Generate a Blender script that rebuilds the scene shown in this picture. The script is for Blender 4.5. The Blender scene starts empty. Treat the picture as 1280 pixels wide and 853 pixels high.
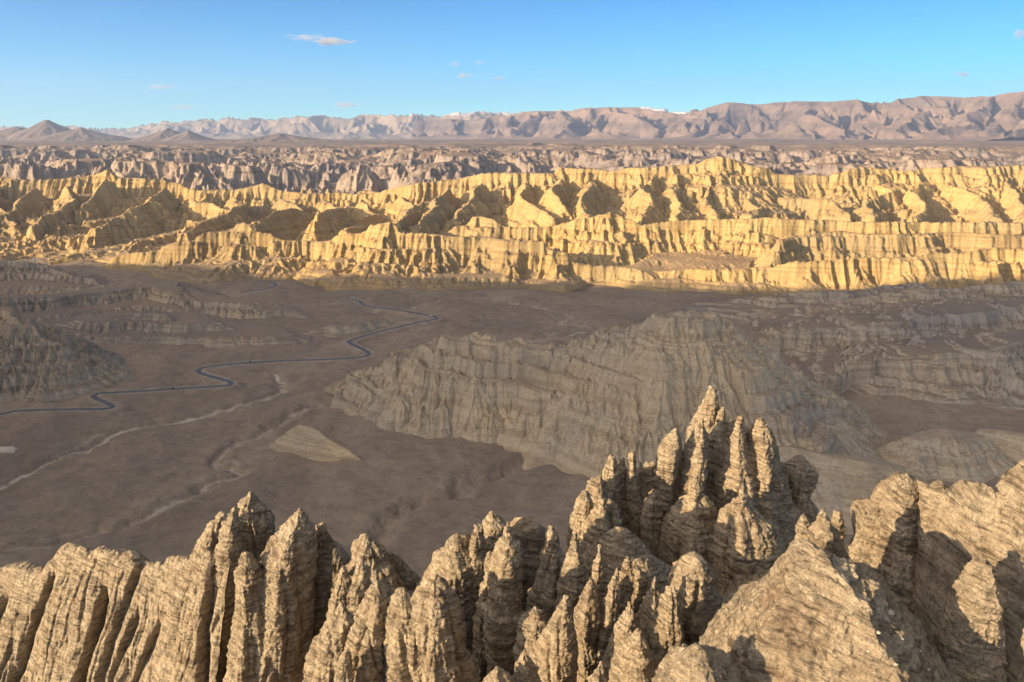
import bpy, math, random
import numpy as np
R = math.radians
F32 = np.float32
scene = bpy.context.scene
COL = scene.collection

# ------------------------------------------------------------------ camera maths
FOC, CX, CY, PITCH = 1000.0, 640.0, 426.5, R(14.92)
CT, ST = math.cos(PITCH), math.sin(PITCH)
def ray(px, py):
    u = (px - CX) / FOC; v = (CY - py) / FOC
    return u, CT + v * ST, -ST + v * CT
def at(px, py, Y):
    u, dy, dz = ray(px, py)
    return (Y * u / dy, Y, Y * dz / dy)
def atz(px, py, z):
    u, dy, dz = ray(px, py)
    t = z / dz
    return (u * t, dy * t, z)

# ------------------------------------------------------------------ noise
_rng = np.random.RandomState(7)
_P = _rng.permutation(256).astype(np.int32); _P = np.concatenate([_P, _P, _P])
_a = _rng.rand(256) * 2 * np.pi
_G2 = np.stack([np.cos(_a), np.sin(_a)], 1).astype(F32)
_g = _rng.randn(256, 3); _g /= np.linalg.norm(_g, axis=1)[:, None]
_G3 = (_g * 1.3).astype(F32)
_H = _rng.rand(256, 2).astype(F32)
def noise2(x, y, s=0):
    x = np.asarray(x, F32) + F32(s * 17.31); y = np.asarray(y, F32) + F32(s * 9.77)
    xi = np.floor(x); yi = np.floor(y)
    fx = x - xi; fy = y - yi
    xi = xi.astype(np.int32) & 255; yi = yi.astype(np.int32) & 255
    u = fx * fx * fx * (fx * (fx * 6 - 15) + 10); v = fy * fy * fy * (fy * (fy * 6 - 15) + 10)
    A = _P[xi]; B = _P[xi + 1]
    def g(h, a, b):
        q = _G2[h]
        return q[..., 0] * a + q[..., 1] * b
    n00 = g(_P[A + yi], fx, fy); n10 = g(_P[B + yi], fx - 1, fy)
    n01 = g(_P[A + yi + 1], fx, fy - 1); n11 = g(_P[B + yi + 1], fx - 1, fy - 1)
    a = n00 + u * (n10 - n00); b = n01 + u * (n11 - n01)
    return (a + v * (b - a)) * 1.5
def noise3(x, y, z, s=0):
    x = np.asarray(x, F32) + F32(s * 17.31); y = np.asarray(y, F32) + F32(s * 9.77); z = np.asarray(z, F32) + F32(s * 5.1)
    xi = np.floor(x); yi = np.floor(y); zi = np.floor(z)
    fx = x - xi; fy = y - yi; fz = z - zi
    xi = xi.astype(np.int32) & 255; yi = yi.astype(np.int32) & 255; zi = zi.astype(np.int32) & 255
    u = fx * fx * (3 - 2 * fx); v = fy * fy * (3 - 2 * fy); w = fz * fz * (3 - 2 * fz)
    def g(h, a, b, c):
        q = _G3[h]
        return q[..., 0] * a + q[..., 1] * b + q[..., 2] * c
    A = _P[xi]; B = _P[xi + 1]
    AA = _P[A + yi]; AB = _P[A + yi + 1]; BA = _P[B + yi]; BB = _P[B + yi + 1]
    def pl(k, fzz):
        a = g(_P[AA + zi + k], fx, fy, fzz); b = g(_P[BA + zi + k], fx - 1, fy, fzz)
        c = g(_P[AB + zi + k], fx, fy - 1, fzz); d = g(_P[BB + zi + k], fx - 1, fy - 1, fzz)
        a = a + u * (b - a); c = c + u * (d - c)
        return a + v * (c - a)
    a = pl(0, fz); b = pl(1, fz - 1)
    return a + w * (b - a)
def fbm(x, y, f, o=4, s=0, gain=.5):
    h = 0; a = 1.
    for i in range(o):
        h = h + a * noise2(x * f, y * f, s + i * 3); f *= 2.03; a *= gain
    return h
def ridged(x, y, f, o=4, s=0, gain=.5):
    h = 0; a = 1.; w = 1.
    for i in range(o):
        n = 1 - np.abs(noise2(x * f, y * f, s + i * 3)); n = n * n
        h = h + a * n * w; w = np.clip(n * 1.3, 0, 1); f *= 2.07; a *= gain
    return h
def sstep(a, b, x):
    t = np.clip((x - a) / (b - a), 0, 1); return t * t * (3 - 2 * t)

# gullies that run down the slope: stripes laid across the fall line, cell by cell, each octave branching off the last
def gullies(x, y, gx, gy, f, octs=4, gain=.5, branch=.8, s=0, sharp=.5, cap=1.0, lac=2.0):
    """height (about -1..1) of branching gullies; gx, gy: slope of the base"""
    m = np.sqrt(gx * gx + gy * gy) + 1e-5
    k = np.minimum(m * 3.0, cap) / m
    dx0 = -gy * k; dy0 = gx * k
    H = 0; HX = 0; HY = 0; a = 1.
    for o in range(octs):
        px = (x * f + s * 7.7 + o * 13.1).astype(F32); py = (y * f + s * 3.3 + o * 5.9).astype(F32)
        dx = dx0 + HY * branch; dy = dy0 - HX * branch
        xi = np.floor(px); yi = np.floor(py)
        fx = px - xi; fy = py - yi
        xi = xi.astype(np.int32); yi = yi.astype(np.int32)
        va = 0; vx = 0; vy = 0; wt = 0
        for i in (-2, -1, 0, 1):
            for j in (-2, -1, 0, 1):
                h = _H[_P[_P[(xi - i) & 255] + ((yi - j) & 255)]] * .5
                qx = fx + i - h[..., 0]; qy = fy + j - h[..., 1]
                w = np.exp(-(qx * qx + qy * qy) * 2)
                g = (qx * dx + qy * dy) * F32(2 * np.pi)
                va = va + np.cos(g) * w; sn = -np.sin(g) * w
                vx = vx + sn * (qx + dx); vy = vy + sn * (qy + dy); wt = wt + w
        va = va / wt; vx = vx / wt; vy = vy / wt
        if sharp > 0:
            va = (1 - sharp) * va + sharp * (1 - 2 * np.sqrt(np.clip((1 - va) * .5, 0, 1)))
        elif sharp < 0:
            va = (1 + sharp) * va - sharp * (2 * np.sqrt(np.clip((1 + va) * .5, 0, 1)) - 1)
        H = H + a * va; HX = HX + a * vx; HY = HY + a * vy
        a *= gain; f *= lac
    return H

def steps(z, L, k=.75, s=0.):
    """terracing: hard beds stand as cliffs, soft beds as benches"""
    q = z / L + s + .35 * np.sin(z / L * 1.7 + s)
    i = np.floor(q); f = q - i
    g = sstep(.30, .75, f)
    return z + (g - f) * L * k

# ridges: crest polylines in world space with a front and a back profile
def ridge_h(x, y, pts, front, back=None, side=None):
    """max over crest segments of crest height minus profile(distance)"""
    back = back or front
    out = np.full(x.shape, -1e4, F32); crest = np.full(x.shape, -1e4, F32)
    for (a, b) in zip(pts[:-1], pts[1:]):
        ex, ey = b[0] - a[0], b[1] - a[1]; L2 = ex * ex + ey * ey + 1e-6
        t = np.clip(((x - a[0]) * ex + (y - a[1]) * ey) / L2, 0, 1)
        qx = x - (a[0] + t * ex); qy = y - (a[1] + t * ey)
        d = np.sqrt(qx * qx + qy * qy)
        zc = a[2] + t * (b[2] - a[2])
        if back is front:
            f = np.interp(d, front[0], front[1])
        else:
            sd = np.sign(ex * qy - ey * qx)
            f = np.where(sd < 0, np.interp(d, front[0], front[1]), np.interp(d, back[0], back[1]))
        hh = zc - f; win = hh > out
        out = np.where(win, hh, out); crest = np.where(win, zc, crest)
    return out, crest
def top(A, B):
    """the higher of two (height, crest height) fields"""
    w = B[0] > A[0]
    return np.where(w, B[0], A[0]), np.where(w, B[1], A[1])
def pdist(x, y, pts):
    out = np.full(x.shape, 1e6, F32)
    for (a, b) in zip(pts[:-1], pts[1:]):
        ex, ey = b[0] - a[0], b[1] - a[1]; L2 = ex * ex + ey * ey + 1e-6
        t = np.clip(((x - a[0]) * ex + (y - a[1]) * ey) / L2, 0, 1)
        out = np.minimum(out, np.hypot(x - (a[0] + t * ex), y - (a[1] + t * ey)))
    return out
def smooth(pts, n=6):
    p = np.array(pts, float); p = np.vstack([2 * p[0] - p[1], p, 2 * p[-1] - p[-2]])
    o = []
    for i in range(1, len(p) - 2):
        for k in range(n):
            t = k / n
            o.append(.5 * ((2 * p[i]) + (-p[i-1] + p[i+1]) * t + (2*p[i-1] - 5*p[i] + 4*p[i+1] - p[i+2]) * t*t + (-p[i-1] + 3*p[i] - 3*p[i+1] + p[i+2]) * t**3))
    o.append(p[-2])
    return [tuple(q) for q in o]

# ------------------------------------------------------------------ meshes
def link(name, me, mat=None, parent=None, **props):
    o = bpy.data.objects.new(name, me); COL.objects.link(o)
    if mat is not None: me.materials.append(mat)
    if parent: o.parent = parent
    for k, v in props.items(): o[k] = v
    return o
def grid_mesh(name, X, Y, Z, keep=None, wrap=False, flip=False, attrs=None, smooth_shade=True, origin=(0, 0, 0)):
    nr, nc = X.shape
    idx = np.arange(nr * nc, dtype=np.int32).reshape(nr, nc)
    if wrap:
        idx = np.hstack([idx, idx[:, :1]])
    q = np.stack([idx[:-1, :-1], idx[:-1, 1:], idx[1:, 1:], idx[1:, :-1]], -1).reshape(-1, 4)
    if wrap or flip: q = q[:, ::-1]
    if keep is not None:
        kq = keep[:-1, :-1] | keep[:-1, 1:] | keep[1:, 1:] | keep[1:, :-1]
        q = q[kq.reshape(-1)]
    V = np.stack([X - origin[0], Y - origin[1], Z - origin[2]], -1).reshape(-1, 3).astype(F32)
    sel = None
    if keep is not None:
        used = np.zeros(len(V), bool); used[q.reshape(-1)] = True
        mp = np.cumsum(used) - 1
        V = V[used]; q = mp[q].astype(np.int32); sel = used
    me = bpy.data.meshes.new(name)
    me.vertices.add(len(V)); me.vertices.foreach_set('co', V.reshape(-1))
    me.loops.add(q.size); me.loops.foreach_set('vertex_index', np.ascontiguousarray(q.reshape(-1), dtype=np.int32))
    me.polygons.add(len(q)); me.polygons.foreach_set('loop_start', np.arange(0, q.size, 4, dtype=np.int32))
    if smooth_shade: me.polygons.foreach_set('use_smooth', np.ones(len(q), bool))
    if attrs:
        for k, a in attrs.items():
            at_ = me.attributes.new(k, 'FLOAT', 'POINT')
            a = a.reshape(-1).astype(F32)
            at_.data.foreach_set('value', a[sel] if sel is not None else a)
    me.update(calc_edges=True)
    return me

def fan(r0, r1, nc, Y0, Y1, nr, power=1.0):
    """a patch whose spacing grows with distance; x = r * y"""
    r = np.linspace(r0, r1, nc); t = np.linspace(0, 1, nr)
    Yv = Y0 * (Y1 / Y0) ** t
    Yg, Rg = np.meshgrid(Yv, r, indexing='ij')
    return (Rg * Yg).astype(F32), Yg.astype(F32), r, Yv
def slope(Hh, r, Yv):
    dr = np.gradient(Hh, r, axis=1); dY = np.gradient(Hh, Yv, axis=0)
    return dr / Yv[:, None], dY - (r[None, :] / Yv[:, None]) * dr
def blur(a, n=1):
    for _ in range(n):
        p = np.pad(a, 1, mode='edge')
        a = (p[:-2, 1:-1] + p[2:, 1:-1] + p[1:-1, :-2] + p[1:-1, 2:] + 2 * a) / 6
    return a

# ------------------------------------------------------------------ materials
def new_mat(name):
    m = bpy.data.materials.new(name); m.use_nodes = True
    nt = m.node_tree; nt.nodes.clear()
    return m, nt
def N(nt, t, **kw):
    n = nt.nodes.new(t)
    for k, v in kw.items():
        if k.startswith('i_'):
            n.inputs[k[2:].replace('_', ' ')].default_value = v
        else: setattr(n, k, v)
    return n
def ramp(nt, fac, stops, interp='LINEAR'):
    n = nt.nodes.new('ShaderNodeValToRGB'); cr = n.color_ramp; cr.interpolation = interp
    while len(cr.elements) < len(stops): cr.elements.new(.5)
    for e, (p, c) in zip(cr.elements, stops):
        e.position = p; e.color = (*c, 1) if not isinstance(c, (int, float)) else (c, c, c, 1)
    nt.links.new(fac, n.inputs[0]); return n.outputs[0]
def math_(nt, op, a, b=None, c=None, clamp=False):
    n = nt.nodes.new('ShaderNodeMath'); n.operation = op; n.use_clamp = clamp
    for i, v in enumerate((a, b, c)):
        if v is None: continue
        if isinstance(v, (int, float)): n.inputs[i].default_value = v
        else: nt.links.new(v, n.inputs[i])
    return n.outputs[0]
def mixc(nt, f, a, b, mode='MIX'):
    n = nt.nodes.new('ShaderNodeMix'); n.data_type = 'RGBA'; n.blend_type = mode
    for s, v in ((n.inputs[0], f), (n.inputs[6], a), (n.inputs[7], b)):
        if isinstance(v, (int, float)): s.default_value = v
        elif isinstance(v, tuple): s.default_value = (*v, 1)
        else: nt.links.new(v, s)
    return n.outputs[2]
def noise_n(nt, vec, scale, detail=4, rough=.55, dist=0):
    n = nt.nodes.new('ShaderNodeTexNoise'); n.inputs['Scale'].default_value = scale
    n.inputs['Detail'].default_value = detail; n.inputs['Roughness'].default_value = rough; n.inputs['Distortion'].default_value = dist
    nt.links.new(vec, n.inputs['Vector']); return n.outputs[0]
def vscale(nt, vec, s):
    n = nt.nodes.new('ShaderNodeVectorMath'); n.operation = 'MULTIPLY'; n.inputs[1].default_value = s
    nt.links.new(vec, n.inputs[0]); return n.outputs[0]
def wpos(nt):
    return nt.nodes.new('ShaderNodeNewGeometry').outputs['Position']
def finish(nt, col, rough=.95, bump=None, bstr=1., bdist=1., spec=.15):
    b = nt.nodes.new('ShaderNodeBsdfPrincipled'); o = nt.nodes.new('ShaderNodeOutputMaterial')
    if isinstance(col, tuple): b.inputs['Base Color'].default_value = (*col, 1)
    else: nt.links.new(col, b.inputs['Base Color'])
    b.inputs['Roughness'].default_value = rough; b.inputs['Specular IOR Level'].default_value = spec
    if bump is not None:
        n = nt.nodes.new('ShaderNodeBump'); n.inputs['Strength'].default_value = bstr; n.inputs['Distance'].default_value = bdist
        nt.links.new(bump, n.inputs['Height']); nt.links.new(n.outputs[0], b.inputs['Normal'])
    nt.links.new(b.outputs[0], o.inputs['Surface'])
    return b, o

def rock_mat(name, cols, flat, L=8., nscale=.02, bump_s=.25, bdist=1.0, flat_lo=.75, flat_hi=.95, tilt=(0, 0), streak=.0, flat_amt=.8):
    """bedded sediment: colours change with height through gently tilted beds, loose debris lies where the ground is flat"""
    m, nt = new_mat(name); L_ = nt.links.new
    g = nt.nodes.new('ShaderNodeNewGeometry'); p = g.outputs['Position']
    sx = nt.nodes.new('ShaderNodeSeparateXYZ'); L_(p, sx.inputs[0])
    w = noise_n(nt, p, nscale * .25, 3)
    z = math_(nt, 'ADD', sx.outputs[2], math_(nt, 'MULTIPLY', w, L * 2.5))
    z = math_(nt, 'ADD', z, math_(nt, 'MULTIPLY', sx.outputs[0], tilt[0]))
    z = math_(nt, 'ADD', z, math_(nt, 'MULTIPLY', sx.outputs[1], tilt[1]))
    cz = nt.nodes.new('ShaderNodeCombineXYZ'); L_(math_(nt, 'DIVIDE', z, L), cz.inputs[2])
    lay = noise_n(nt, cz.outputs[0], 1.0, 5, .65)
    n1 = noise_n(nt, p, nscale, 6, .6)
    mix = math_(nt, 'ADD', math_(nt, 'MULTIPLY', lay, .65), math_(nt, 'MULTIPLY', n1, .35))
    col = ramp(nt, mix, [(.36, cols[0]), (.46, cols[1]), (.54, cols[2]), (.64, cols[3])])
    sn = nt.nodes.new('ShaderNodeSeparateXYZ'); L_(g.outputs['Normal'], sn.inputs[0])
    n2 = noise_n(nt, p, nscale * 3, 4)
    fl = math_(nt, 'ADD', sn.outputs[2], math_(nt, 'MULTIPLY', math_(nt, 'SUBTRACT', n2, .5), .35))
    fr = nt.nodes.new('ShaderNodeMapRange'); L_(fl, fr.inputs[0])
    fr.inputs[1].default_value = flat_lo; fr.inputs[2].default_value = flat_hi; fr.inputs[4].default_value = flat_amt
    fcol = mixc(nt, n1, flat, tuple(c * 1.25 for c in flat))
    col = mixc(nt, fr.outputs[0], col, fcol)
    big = noise_n(nt, p, nscale * .22, 4, .6)
    col = mixc(nt, 1., col, ramp(nt, big, [(.36, (.80, .83, .92)), (.5, (.98, .98, .98)), (.64, (1.1, 1.06, .98))]), 'MULTIPLY')
    fine = noise_n(nt, p, nscale * 14, 5, .7)
    col = mixc(nt, 1., col, ramp(nt, fine, [(.3, .82), (.7, 1.15)]), 'MULTIPLY')
    b = math_(nt, 'ADD', math_(nt, 'MULTIPLY', lay, 1.0), math_(nt, 'MULTIPLY', fine, .9))
    finish(nt, col, .95, b, bump_s, bdist)
    return m
# ------------------------------------------------------------------ camera, light, sky
SUN_AZ, SUN_EL = R(59), R(13.5)          # sun stands behind the camera's left shoulder, low
SUN = (-math.sin(SUN_AZ) * math.cos(SUN_EL), -math.cos(SUN_AZ) * math.cos(SUN_EL), math.sin(SUN_EL))
cam = bpy.data.cameras.new('camera'); co = bpy.data.objects.new('camera', cam); COL.objects.link(co)
cam.sensor_width = 36; cam.lens = 36 * FOC / 1280; cam.clip_start = .5; cam.clip_end = 400000
co.location = (0, 0, 0); co.rotation_euler = (math.pi / 2 - PITCH, 0, 0)
scene.camera = co
w = bpy.data.worlds.new('World'); scene.world = w; w.use_nodes = True
nt = w.node_tree; nt.nodes.clear()
sky = nt.nodes.new('ShaderNodeTexSky'); sky.sky_type = 'NISHITA'; sky.sun_disc = False
sky.sun_elevation = SUN_EL; sky.sun_rotation = math.atan2(SUN[0], SUN[1])
sky.altitude = 4000; sky.air_density = .9; sky.dust_density = .1; sky.ozone_density = 3.0
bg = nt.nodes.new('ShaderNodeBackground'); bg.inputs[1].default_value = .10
wo = nt.nodes.new('ShaderNodeOutputWorld'); 
# sky multiplier: tints the low sky; added warm fill overhead, unseen, lifts the shade
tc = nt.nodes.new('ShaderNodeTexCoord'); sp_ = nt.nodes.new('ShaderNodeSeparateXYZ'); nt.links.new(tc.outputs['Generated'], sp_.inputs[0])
sky_gain = ramp(nt, sp_.outputs[2], [(.0, (.60, .90, .78)), (.06, (.26, .76, .78)), (.17, (.10, .56, .76)), (.24, (.6, .8, .95)), (.5, (6.2, 3.2, 1.5)), (1.0, (6.2, 3.2, 1.5))])
# the added fill is strongest on the sun's side, giving shaded slopes some modelling
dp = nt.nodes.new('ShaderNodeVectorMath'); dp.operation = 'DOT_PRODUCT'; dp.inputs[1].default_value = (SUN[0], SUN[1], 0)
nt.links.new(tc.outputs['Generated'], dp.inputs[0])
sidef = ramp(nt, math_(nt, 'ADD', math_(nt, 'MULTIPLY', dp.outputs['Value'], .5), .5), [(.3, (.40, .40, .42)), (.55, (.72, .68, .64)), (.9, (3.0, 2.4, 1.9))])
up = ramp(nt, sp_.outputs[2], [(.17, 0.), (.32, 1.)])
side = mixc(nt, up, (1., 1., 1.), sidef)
nt.links.new(mixc(nt, 1., mixc(nt, 1., sky.outputs[0], sky_gain, 'MULTIPLY'), side, 'MULTIPLY'), bg.inputs[0]); nt.links.new(bg.outputs[0], wo.inputs[0])
sl = bpy.data.lights.new('sun', 'SUN'); sl.energy = 5.0; sl.angle = R(.5); sl.color = (1.0, .76, .46)
so = bpy.data.objects.new('sun', sl); COL.objects.link(so)
from mathutils import Vector
so.rotation_euler = Vector(SUN).to_track_quat('Z', 'Y').to_euler(); so.location = (-500, -200, 400)
vs = scene.view_settings; vs.view_transform = 'Standard'; vs.look = 'None'; vs.exposure = 1.36; vs.gamma = 1; vs.use_curve_mapping = False
cy = scene.cycles
cy.use_denoising = True; cy.denoising_prefilter = 'ACCURATE'; cy.max_bounces = 6; cy.diffuse_bounces = 3; cy.volume_bounces = 1
cy.use_adaptive_sampling = True; cy.adaptive_threshold = .01

# the air: one even box of haze round the whole scene
HAZE = True
if HAZE:
    m, nt = new_mat('haze_air')
    v = nt.nodes.new('ShaderNodeVolumePrincipled'); v.inputs['Color'].default_value = (.45, .64, 1.0, 1)
    v.inputs['Density'].default_value = 2.0e-5; v.inputs['Anisotropy'].default_value = .2
    o = nt.nodes.new('ShaderNodeOutputMaterial'); nt.links.new(v.outputs[0], o.inputs['Volume'])
    x0, x1, y0, y1, z0, z1 = -45000, 45000, -9000, 52000, -1200, 2600
    vt = [(x, y, z) for z in (z0, z1) for y in (y0, y1) for x in (x0, x1)]
    me = bpy.data.meshes.new('haze'); me.from_pydata(vt, [], [(0,2,3,1),(4,5,7,6),(0,1,5,4),(1,3,7,5),(3,2,6,7),(2,0,4,6)])
    link('haze', me, m, kind='stuff')
# ------------------------------------------------------------------ rock and soil
TAN = rock_mat('bedded_sandstone', [(.25, .165, .08), (.375, .26, .118), (.44, .32, .155), (.29, .195, .095)], (.27, .19, .125), L=11, nscale=.012, bump_s=.9, bdist=4)
GREY = rock_mat('grey_bedded_clay', [(.33, .25, .165), (.46, .36, .245), (.54, .435, .305), (.38, .285, .19)], (.33, .245, .17), L=9, nscale=.02, bump_s=.9, bdist=3)
FARM = rock_mat('far_badland_clay', [(.17, .135, .115), (.25, .20, .17), (.31, .25, .21), (.18, .14, .115)], (.20, .145, .11), L=20, nscale=.003, bump_s=.3, bdist=8)
BROWN = rock_mat('brown_bedded_clay', [(.24, .185, .135), (.36, .29, .215), (.44, .365, .28), (.27, .205, .15)], (.215, .155, .115), L=9, nscale=.02, bump_s=.9, bdist=3)
MTN = rock_mat('mountain_rock', [(.12, .092, .082), (.17, .128, .11), (.25, .18, .14), (.15, .112, .095)], (.27, .185, .135), L=400, nscale=.0006, bump_s=.3, bdist=60, flat_lo=.8, flat_hi=1.0)

FLOOR = -400.
# courses of the washes on the valley floor (traced as they lie on the plain)
def course(pts): return smooth([atz(a, b, FLOOR) for a, b in pts], 5)
WASH = [
 (course([(345,465),(352,483),(316,500),(232,523),(190,528),(148,537),(116,551),(53,574),(0,599),(-80,630)]), 5, 3, .8),
 (course([(500,492),(427,504),(380,511),(334,534),(292,550),(267,571),(302,588),(261,601),(227,620),(179,641),(117,660),(34,673),(-60,690)]), 5, 5, .55),
 (course([(745,560),(700,570),(651,578),(615,594),(580,603),(569,614),(518,628),(486,650),(475,671),(440,700)]), 7, 8, .1),
 (course([(940,482),(979,491),(1027,495),(1059,515),(1043,531),(1067,547),(1115,559),(1200,580)]), 7, 3, .9),
 (course([(620,370),(669,381),(713,390),(700,402),(752,408),(700,420),(651,426),(600,440)]), 9, 3, .45),
 (course([(470,388),(500,386),(560,372),(640,366)]), 9, 3, .3),
]
ROAD = smooth([atz(a, b, FLOOR) for a, b in [(-140,526),(-60,522),(0,519),(21,515),(70,514),(118,514),(134,513),(140,511),(136,507),(119,499),(119,495),(130,493),(207,489),(278,485),(288,483),(287,480),(271,475),(250,468),(249,464),(257,461),(281,458),(352,453),(427,450),(452,448),(461,445),(457,440),(438,430),(440,426),(472,417),(518,406),(540,402),(546,400),(536,397),(493,389),(461,384),(452,380),(449,377),(430,374)]], 8)
ROAD_FAR = smooth([atz(a, b, FLOOR) for a, b in [(300,366),(330,362),(342,359),(344,356),(332,353),(300,350),(262,347),(240,346)]], 6)
def road_bed(x, y): return FLOOR + 2 + 4 * fbm(x, y, 1/420., 2, 2)
def floor_h(x, y):
    h = FLOOR + 7 * fbm(x, y, 1/260., 4, 2) + 2.2 * fbm(x, y, 1/60., 3, 5)
    pale = np.zeros(x.shape, F32)
    wx = x + 7 * noise2(x / 22, y / 22, 8) + 3 * noise2(x / 7, y / 7, 9); wy = y + 9 * noise2(x / 22, y / 22, 11)
    for pts, wd, dp, pl in WASH:
        d = pdist(wx, wy, pts)
        h = h - dp * np.exp(-(d / (wd * 1.6)) ** 2) + dp * .25 * np.exp(-((d - wd * 3.2) / (wd * 1.5)) ** 2)
        h = h - 5 * np.exp(-(d / 55) ** 2)
        wv = wd * np.clip(.62 + .75 * noise2(x / 30, y / 30, 61) + .35 * noise2(x / 9, y / 9, 62), .12, 1.6)
        pale = np.maximum(pale, pl * np.exp(-(d / wv) ** 4) * np.clip(.8 + .6 * noise2(x / 45, y / 45, 63), .3, 1))
        d2 = np.abs(d - wd * (2.2 + 1.2 * noise2(x / 50, y / 50, 64)))
        pale = np.maximum(pale, .55 * pl * np.exp(-(d2 / (wd * .3)) ** 2) * sstep(0, .4, noise2(x / 60, y / 60, 65)))
    # rivulets
    gx = np.ones_like(x) * .25; gy = -.18 + 0 * x
    rv = gullies(x, y, gx, gy, 1/70., 4, .55, 1.2, s=4, sharp=-.6)
    h = h + 1.5 * rv
    pale = np.maximum(pale, .30 * sstep(-.75, -1.15, rv))
    for rd in (ROAD, ROAD_FAR):
        d = pdist(x, y, rd); k = sstep(26, 9, d)
        h = h + (road_bed(x, y) - h) * k
        sh = .22 * sstep(16, 5, d + 9 * noise2(x / 14, y / 14, 19)); pale = np.maximum(pale, sh)
    return h, pale

# ground of the valley
X, Y, r, Yv = fan(-1.0, 1.0, 1150, 230, 3500, 900)
Zf, pale = floor_h(X, Y)
d = np.hypot((X + .02 * Y - atz(14, 563, FLOOR)[0]) / 26, (Y - atz(14, 563, FLOOR)[1]) / 9)
pale = np.maximum(pale, .95 * sstep(1.15, .9, d + .3 * noise2(X / 9, Y / 9)))
d = np.hypot((X - atz(262, 345, FLOOR)[0]) / 60, (Y - atz(262, 345, FLOOR)[1]) / 12)
pale = np.maximum(pale, .7 * sstep(1.2, .8, d + .4 * noise2(X / 19, Y / 19)))
m, nt = new_mat('valley_soil')
p = wpos(nt)
a1 = noise_n(nt, vscale(nt, p, (1, .6, 1)), .006, 6, .6, .6); a2 = noise_n(nt, p, .05, 6, .65); a3 = noise_n(nt, p, .4, 4, .7)
col = ramp(nt, a1, [(.3, (.215, .16, .118)), (.48, (.25, .188, .14)), (.6, (.30, .225, .162)), (.72, (.215, .16, .118))])
col = mixc(nt, 1., col, ramp(nt, a2, [(.34, .84), (.5, 1.0), (.68, 1.12)]), 'MULTIPLY')
col = mixc(nt, 1., col, ramp(nt, a3, [(.3, .86), (.7, 1.12)]), 'MULTIPLY')
ln1 = math_(nt, 'ABSOLUTE', math_(nt, 'SUBTRACT', noise_n(nt, vscale(nt, p, (1, .45, 1)), .011, 5, .6, .8), .5))
col = mixc(nt, ramp(nt, ln1, [(0., .3), (.010, 0.)]), col, (.36, .30, .23))
ln2 = math_(nt, 'ABSOLUTE', math_(nt, 'SUBTRACT', noise_n(nt, vscale(nt, p, (.5, 1., 1)), .02, 5, .65, 1.2), .46))
col = mixc(nt, ramp(nt, ln2, [(0., .5), (.014, 0.)]), col, (.15, .105, .08))
at_ = nt.nodes.new('ShaderNodeAttribute'); at_.attribute_name = 'pale'
pf = math_(nt, 'MULTIPLY', at_.outputs['Fac'], ramp(nt, a2, [(.35, .45), (.6, 1.0)]), clamp=True)
col = mixc(nt, pf, col, (.62, .54, .45))
finish(nt, col, .95, math_(nt, 'ADD', a2, a3), .35, 1.2)
SOIL = m
link('ground', grid_mesh('ground', X, Y, Zf, attrs={'pale': pale}), m, kind='structure')
# the ground beyond and around, down to the horizon
m, nt = new_mat('plain_soil'); p = wpos(nt)
finish(nt, ramp(nt, noise_n(nt, p, .001, 5), [(.3, (.24, .17, .125)), (.7, (.33, .245, .18))]), .95)
me = bpy.data.meshes.new('plain'); S = 60000
me.from_pydata([(-S*.7, -8900, -440), (S*.7, -8900, -440), (S*.7, 51000, -440), (-S*.7, 51000, -440)], [], [(0, 1, 2, 3)])
link('plain', me, m, kind='structure')

def build(name, hf, mat, r0, r1, nc, Y0, Y1, nr, floor_gap=4., **props):
    X, Y, r, Yv = fan(r0, r1, nc, Y0, Y1, nr)
    Z = hf(X, Y, r, Yv)
    keep = Z > FLOOR - 14
    return link(name, grid_mesh(name, X, Y, Z.astype(F32), keep), mat, **props)

# ---- the sunlit cliffs
CL = lambda L, Ys: [at(px, py, Y) for (px, py), Y in zip(L, np.interp(np.linspace(0, 1, len(L)), np.linspace(0, 1, len(Ys)), Ys))]
RIM = CL([(-160,226),(-60,225),(0,221),(40,226),(85,224),(132,213),(150,222),(200,226),(240,235),(290,236),(330,231),(350,237),(400,240),(450,242),(500,234),(560,225),(600,217),(640,216),(690,217),(700,212),(760,214),(800,210),(870,204),(888,199),(900,196),(940,205),(975,218),(1000,221),(1040,222),(1045,215),(1080,208),(1100,212),(1150,212),(1200,207),(1280,206),(1400,203),(1560,200)],
         [3250, 3250, 3200, 3000, 2950, 2950, 3000])
FRONT = CL([(150,321),(190,312),(230,300),(270,290),(305,280),(345,295),(395,302),(430,295),(475,280),(490,277),(500,290),(565,293),(640,296),(680,301),(715,325),(740,330),(825,341),(890,337),(960,333),(990,328),(1065,325),(1140,321),(1205,319),(1280,312),(1380,305),(1500,300)],
           [2350, 2330, 2280, 2180, 2060, 1980, 1950])
MID = CL([(560,290),(600,272),(640,285),(690,283),(735,272),(765,265),(800,281),(860,278),(930,273),(960,271),(1050,277),(1150,279),(1280,277),(1450,275)], [2480, 2420, 2380, 2330])
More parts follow.
